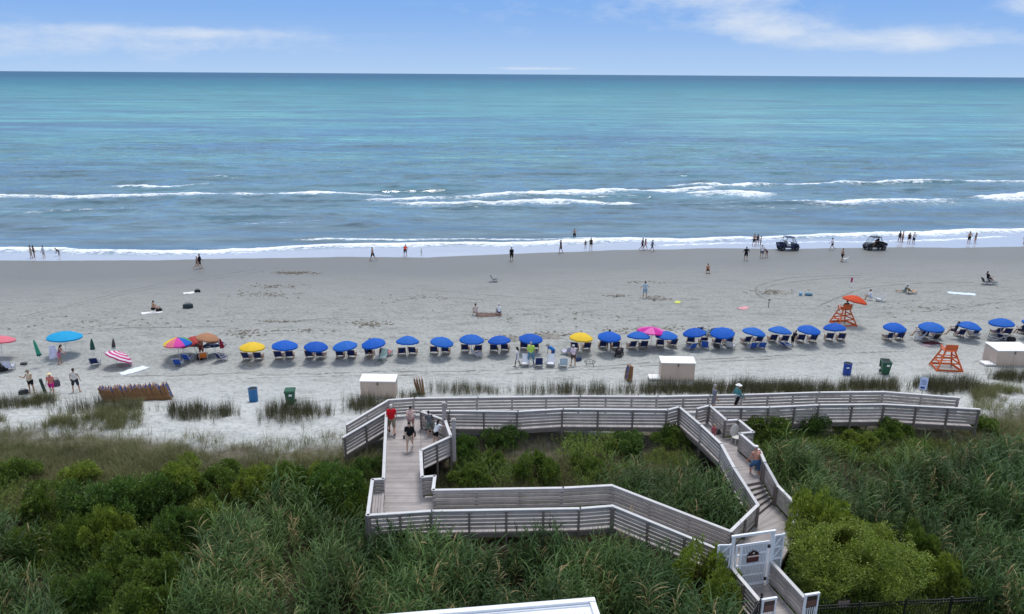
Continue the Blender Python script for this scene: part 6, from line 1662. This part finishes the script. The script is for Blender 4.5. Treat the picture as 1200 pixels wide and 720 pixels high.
def bag(label, loc, s, colr, rz=0.0, name="beach_bag", strap=True):
    o = thing(name, label, "bag", loc, rz)
    q = MB(); q.loft([[Vector((s[0] / 2 * k_ * (abs(math.cos(t)) ** .6) * (1 if math.cos(t) > 0 else -1), s[1] / 2 * k_ * (abs(math.sin(t)) ** .6) * (1 if math.sin(t) > 0 else -1), z * s[2])) for t in [2 * math.pi * i / 16 for i in range(16)]] for z, k_ in ((0, .85), (.12, 1), (.6, 1.0), (.9, .86), (1, .55))])
    mm = paint("bag_%d_%d_%d" % tuple(int(c * 99) for c in colr), colr, 0.85, 0.2, 10); q.build("body", mm, o)
    if strap:
        q = MB(); q.tube([(-s[0] * .3, 0, s[2] * .9), (-s[0] * .22, 0, s[2] * 1.3), (s[0] * .22, 0, s[2] * 1.3), (s[0] * .3, 0, s[2] * .9)], 0.016, 6); q.build("handle", mm, o)
    return o
bag("black bag on the sand beside the bare backed sitter", G(186.5, 365), (0.55, 0.4, 0.3), BLACK)
bag("dark bag on the end of a white towel near the left waterline", G(231.5, 343), (0.6, 0.4, 0.3), BLACK, 0.3)
bag("dark patterned bag standing alone on the left sand", G(220.5, 361), (0.95, 0.5, 0.42), (0.03, 0.045, 0.05), 0.2)
bag("dark duffel bag lying left of the person with the phone", G(28, 462), (0.62, 0.30, 0.30), (0.03, 0.035, 0.045), 0.7)
bag("black bags heaped left of the white towelled chair", G(3, 435), (0.7, 0.6, 0.55), BLACK)
bag("small dark bag on the sand right of the white towelled chair", G(28, 427.5), (0.5, 0.3, 0.15), (0.05, 0.05, 0.06), strap=False)
bag("maroon and black bag beside the orange folding chair", G(234.5, 422), (0.42, 0.36, 0.5), (0.05, 0.012, 0.01))
bag("black bag right of the person in the lilac shirt", G(678, 423), (0.5, 0.3, 0.3), (0.03, 0.05, 0.12), 0.5)
bag("black bag on the sand in front of the fourth right umbrella", G(1184.5, 400.5), (0.7, 0.4, 0.4), BLACK)
bag("grey bag the striding person in black carries on the boardwalk", at_deck(485.6, 527) + Vector((0, 0, 0.72)), (0.30, 0.14, 0.32), (0.02, 0.02, 0.024), 1.2)
bag("pair of black flip flops in the hand of the person in black", at_deck(473.6, 527) + Vector((0.02, 0, 0.60)), (0.10, 0.05, 0.22), BLACK, 0.4, "flip_flops", False)["category"] = "footwear"
bag("small dark bag left on the diagonal walk's deck", at_deck(841, 508.5), (0.36, 0.22, 0.22), (0.05, 0.05, 0.055), 0.4)
bag("grey tote bag on the shoulder of the person in the straw hat", G(68, 462) + Vector((0.0, 0, 0.55)), (0.5, 0.2, 0.5), (0.10, 0.09, 0.11), 0.6)
mat_ = thing("rolled_mat", "dark green rolled mat in the hands of the person in the straw hat", "mat", G(52.5, 461.5) + Vector((0.05, 0, 0.06)), 0); mat_.rotation_euler = (R(4), R(-7), 0)
q = MB(); q.tube([(0, 0, 0), (0, 0, 1.05)], 0.10, 14); q.build("roll", paint("mat_green", (0.03, 0.065, 0.06), 0.8), mat_)
q = MB()
for z in (0.2, 0.85): q.tube([(0, 0, z), (0, 0, z + 0.03)], 0.106, 14)
q.build("strap", black_metal, mat_)
def item(name, label, cat, loc, rz=0.0): return thing(name, label, cat, loc, rz)
# low wire table
wt = item("wire_table", "low round wire frame table standing right of the lilac shirt", "table", G(691, 428.5))
q = MB()
for k in range(20):
    a, b_ = 2 * math.pi * k / 20, 2 * math.pi * (k + 1) / 20; q.bar((.42 * math.cos(a), .42 * math.sin(a), .30), (.42 * math.cos(b_), .42 * math.sin(b_), .30), .03, .03)
q.bar((-.42, 0, .30), (.42, 0, .30), .02, .02); q.bar((0, -.42, .30), (0, .42, .30), .02, .02); tt = q.build("table_frame", paint("wire_dark", (0.05, 0.06, 0.05), 0.5), wt)
for k in range(4):
    a = math.pi / 4 + k * math.pi / 2; q = MB(); q.bar((.40 * math.cos(a), .40 * math.sin(a), .30), (.34 * math.cos(a), .34 * math.sin(a), -.03), .025, .025); q.build("leg", _mats["wire_dark"], wt)
# beach wagon
wg = item("beach_wagon", "dark folding beach wagon in front of the first umbrella right of yellow", "wagon", G(725.5, 417.5), R(70))
q = MB(); q.box((0, 0, .27), (.85, .48, .04))
for s in (-1, 1): q.box((0, s * .24, .42), (.85, .025, .30)); q.box((s * .42, 0, .42), (.025, .46, .295))
q.build("tub", paint("wagon_cloth", (0.025, 0.022, 0.03), 0.9), wg)
for x in (-.32, .32):
    for y in (-.25, .25): q = MB(); q.tube([(x, y - .04, .12), (x, y + .04, .12)], .125, 14); q.build("wheel", black_metal, wg)
q = MB(); q.bar((.42, 0, .25), (.85, 0, .75), .025, .025); q.build("handle", black_metal, wg)
q = MB(); q.ball((-.15, 0, .52), .22, .18, .16); q.ball((.2, .02, .50), .16, .16, .14); q.build("load", paint("wagon_load", (0.10, 0.07, 0.07), 0.9), wg)
# flag and markers
fl = item("warning_flag", "small red flag on a short pole right of the circling tyre tracks", "flag", G(995.5, 336.5))
q = MB(); q.tube([(0, 0, -.1), (.03, 0, 1.15)], .022, 8); q.build("pole", steel, fl)
q = MB(); q.hexa([Vector(v) for v in ((.03, -.008, .55), (.22, -.02, .50), (.22, 0, .50), (.03, .008, .55), (.035, -.008, 1.10), (.26, -.03, 1.0), (.26, -.01, 1.0), (.035, .008, 1.10))]); q.build("cloth", paint("flag_red", (0.42, 0.02, 0.10), 0.8), fl)
mk = item("marker_post", "short grey marker post with a crosspiece on the middle sand", "post", G(900.5, 360.5))
q = MB(); q.box((0, 0, .38), (.06, .06, .96)); q.build("post", wood_post, mk); q = MB(); q.box((0, -.04, .78), (.30, .03, .10)); q.build("crosspiece", wood_post, mk)
# information sign on the right part of the boardwalk
sp = at(1075.5, 487, 3.4)
sg = item("beach_sign", "pale blue and white information sign on a thin pole beside the right beach walk", "sign", (sp.x, sp.y, gz(sp.x, sp.y)), R(-28))
zt = 5.9 - gz(sp.x, sp.y)
q = MB(); q.tube([(0, 0, -.2), (0, 0, zt + .05)], .025, 8); q.build("pole", paint("galvanised", (0.42, 0.45, 0.50), 0.4, metal=0.5), sg)
q = MB(); q.box((0, -.035, zt - .38), (.42, .018, .78)); pn = q.build("panel", paint("sign_pale", (0.60, 0.68, 0.86), 0.5), sg)
q = MB()
for z, w in ((.18, .26), (.10, .30), (.02, .22), (-.06, .28)): q.box((0, -.046, zt - .38 + z), (w, .008, .028))
q.box((-.02, -.046, zt - .66), (.22, .008, .12)); q.build("print", paint("sign_ink", (0.03, 0.05, 0.30), 0.6), pn)
# white round backed chair in the nook of the diagonal walk
wr = item("round_chair", "white round backed folding chair standing in the diagonal walk's nook", "chair", at_deck(862.5, 519), R(200))
wcane = paint("white_cane", (0.62, 0.60, 0.56), 0.7, 0.15, 20)
q = MB(); q.ball((0, -.22, .62), .30, .05, .36, 18, 10); q.build("backrest", wcane, wr)
q = MB(); q.ball((0, .02, .36), .28, .28, .05, 18, 8); q.build("seat", wcane, wr)
for x in (-.2, .2):
    for y in (-.18, .2): q = MB(); q.bar((x * .8, y * .8, .34), (x, y, 0), .03, .03); q.build("leg", wcane, wr)
# dug sand and the toys beside it
def heap(px, py, r, h, label):
    c = ground(px, py); n_ = 26; v = []; f = []
    for j in range(n_):
        for i in range(n_):
            x = (i / (n_ - 1) - .5) * 2 * r; y = (j / (n_ - 1) - .5) * 1.4 * r; d = math.hypot(x, y * 1.4) / r
            v.append((x, y, gz(c.x + x, c.y + y) - c.z - 0.04 + h * (max(0, 1.25 - d) * 2.2 * float(fbm(np.array([x * 1.6 + px]), np.array([y * 2.4]), 3)[0]) - 0.55) if d < 1.2 else gz(c.x + x, c.y + y) - c.z - 0.1))
    for j in range(n_ - 1):
        for i in range(n_ - 1): f.append((j * n_ + i, j * n_ + i + 1, (j + 1) * n_ + i + 1, (j + 1) * n_ + i))
    me = bpy.data.meshes.new("sand_heap"); me.from_pydata(v, [], f); me.update()
    return tag(put("sand_heap", me, None, paint("damp_sand", (0.27, 0.255, 0.23), 0.95, 0.3, 3, 0.05), c), label, "sand heap")
heap(767, 350.5, 1.0, 0.40, "dark dug sand heap right of the person in pale blue")
heap(783, 351.5, 1.2, 0.30, "lower sand heap between the dark one and the yellow cloth")
heap(605, 397, 1.6, 0.25, "low dug ridge of sand behind the ninth umbrella of the left run")
heap(645, 395, 1.7, 0.28, "low dug ridge of sand left of the right yellow umbrella")
heap(915, 343, 1.6, 0.18, "flat dug sand inside the circling tyre tracks")
tb_ = item("toy_pile", "pale blue beach toys and cloth inside the circling tyre tracks", "beach toys", G(938, 346.5))
q = MB(); q.loft([[Vector((r * math.cos(2 * math.pi * k / 16), r * math.sin(2 * math.pi * k / 16), z)) for k in range(16)] for z, r in ((0, .13), (.28, .18), (.30, .185))]); q.build("bucket", paint("toy_blue", (0.16, 0.36, 0.55), 0.5), tb_)
q = MB(); q.ball((.75, 0, .14), .34, .22, .18); q.ball((1.1, .1, .1), .22, .2, .14); q.build("cloth", paint("toy_cloth", (0.10, 0.22, 0.32), 0.9), tb_)
# wheel tracks on the sand
track_mat, t = material("track_sand")
t.p.inputs['Base Color'].default_value = (0.235, 0.228, 0.212, 1); t.p.inputs['Roughness'].default_value = 0.95; t.p.inputs['Specular IOR Level'].default_value = 0.05
t.l(t.ramp(t.noise(t.coord('Object', (0.5, 0.5, 0.5)), 1.0, 6, 0.7), [(0.38, 0.05), (0.66, 0.75)]), t.p.inputs['Alpha'])
def track(pts, w=0.28, name="tyre_track"):
    P = [ground(*p) for p in pts]; Q = []
    for i in range(len(P) - 1):
        p0 = P[max(i - 1, 0)]; p1 = P[i]; p2 = P[i + 1]; p3 = P[min(i + 2, len(P) - 1)]
        for k in range(16):
            t_ = k / 16; Q.append(0.5 * ((2 * p1) + (p2 - p0) * t_ + (2 * p0 - 5 * p1 + 4 * p2 - p3) * t_ ** 2 + (3 * p1 - 3 * p2 + p3 - p0) * t_ ** 3))
    Q.append(P[-1]); v = []; f = []
    for i, p in enumerate(Q):
        d = (Q[min(i + 1, len(Q) - 1)] - Q[max(i - 1, 0)]); s = Vector((-d.y, d.x, 0)).normalized()
        ww = w * (0.7 + 0.6 * float(vnoise(np.array([i * 0.5]), np.array([0.3]), 5)[0])) / 2
        for k in (-1, 0, 1): q_ = p + s * ww * k; v.append((q_.x, q_.y, gz(q_.x, q_.y) + 0.012))
        if i: b_ = 3 * i; f += [(b_ - 3, b_ - 2, b_ + 1, b_), (b_ - 2, b_ - 1, b_ + 2, b_ + 1)]
    me = bpy.data.meshes.new(name); me.from_pydata(v, [], f); me.update()
    tag(put(name, me, None, track_mat), kind="structure")
track([(20, 372), (60, 363), (110, 351), (160, 339), (230, 327), (300, 316)], 0.16)
track([(24, 374), (64, 365), (114, 353), (164, 341), (235, 329), (310, 318)], 0.14)
track([(1010, 323), (960, 324), (920, 327), (890, 335), (886, 343), (898, 352)], 0.22)
track([(1010, 325.5), (965, 327), (928, 331), (902, 336), (898, 341), (904, 347)], 0.20)
track([(958, 360), (985, 348), (1020, 337), (1080, 332), (1140, 331)], 0.20)
track([(480, 338), (560, 345), (640, 351), (700, 356)], 0.18)
track([(450, 356), (500, 349), (580, 353)], 0.16)
track([(20, 392), (140, 385), (260, 383), (400, 372)], 0.16)
track([(1080, 366), (1130, 360), (1200, 351)], 0.2)
track([(300, 440), (420, 437), (600, 434), (760, 425), (900, 418), (1060, 412)], 0.22)
track([(290, 444), (420, 441), (610, 437.5), (770, 428.5), (910, 421)], 0.2)
track([(120, 442), (220, 440), (290, 437)], 0.2)

# weed and shell litter left by the tide
wr_ = np.random.RandomState(21); FP = []
for cx_, cy_, rx_, ry_, n_ in ((345, 320, 26, 1.6, 420), (325, 336, 34, 3.0, 160), (312, 346, 40, 4.5, 190), (435, 380, 26, 3.5, 220), (325, 377, 24, 1.2, 120), (345, 388, 60, 3, 120), (600, 396, 24, 3, 260), (645, 393, 26, 4, 260), (770, 350, 16, 3, 160), (780, 386, 90, 4, 260), (905, 343, 22, 3.5, 240), (720, 347, 12, 1.6, 90), (285, 391, 26, 5, 140), (755, 331, 20, 1.5, 70), (500, 350, 60, 5, 90), (130, 380, 120, 9, 160), (1080, 360, 110, 10, 160), (640, 372, 120, 8, 160)):
    for k in range(n_ // 2):
        FP.append((cx_ + wr_.normal(0, 0.5) * rx_, cy_ + wr_.normal(0, 0.5) * ry_))
zz = np.full(len(FP), 0.8); RD = np.array([ray(*p)[:] for p in FP])
for it in range(6):
    tt = (zz - CAM.z) / RD[:, 2]; zz = ground_np(RD[:, 0] * tt, RD[:, 1] * tt)
tt = (zz - CAM.z) / RD[:, 2]; P_ = np.stack([RD[:, 0] * tt, RD[:, 1] * tt, zz], 1); k = len(P_); s_ = wr_.uniform(0.03, 0.13, k); a_ = wr_.uniform(0, 6.28, k)
q_ = []
for j, (dx, dy, dz) in enumerate(((-1.4, -.5, 0.0), (1.2, -.6, .25), (1.5, .5, .1), (-1.1, .7, .45))):
    q_.append(np.stack([P_[:, 0] + s_ * (dx * np.cos(a_) - dy * np.sin(a_)), P_[:, 1] + s_ * (dx * np.sin(a_) + dy * np.cos(a_)), P_[:, 2] + 0.006 + s_ * dz], 1))
me = new_mesh("tide_litter", np.stack(q_, 1).reshape(-1, 3), np.arange(4 * k).reshape(-1, 4))
tag(put("tide_litter", me, None, paint("tide_litter", (0.175, 0.155, 0.125), 0.95, 0.3, 2, 0.1)), kind="stuff")
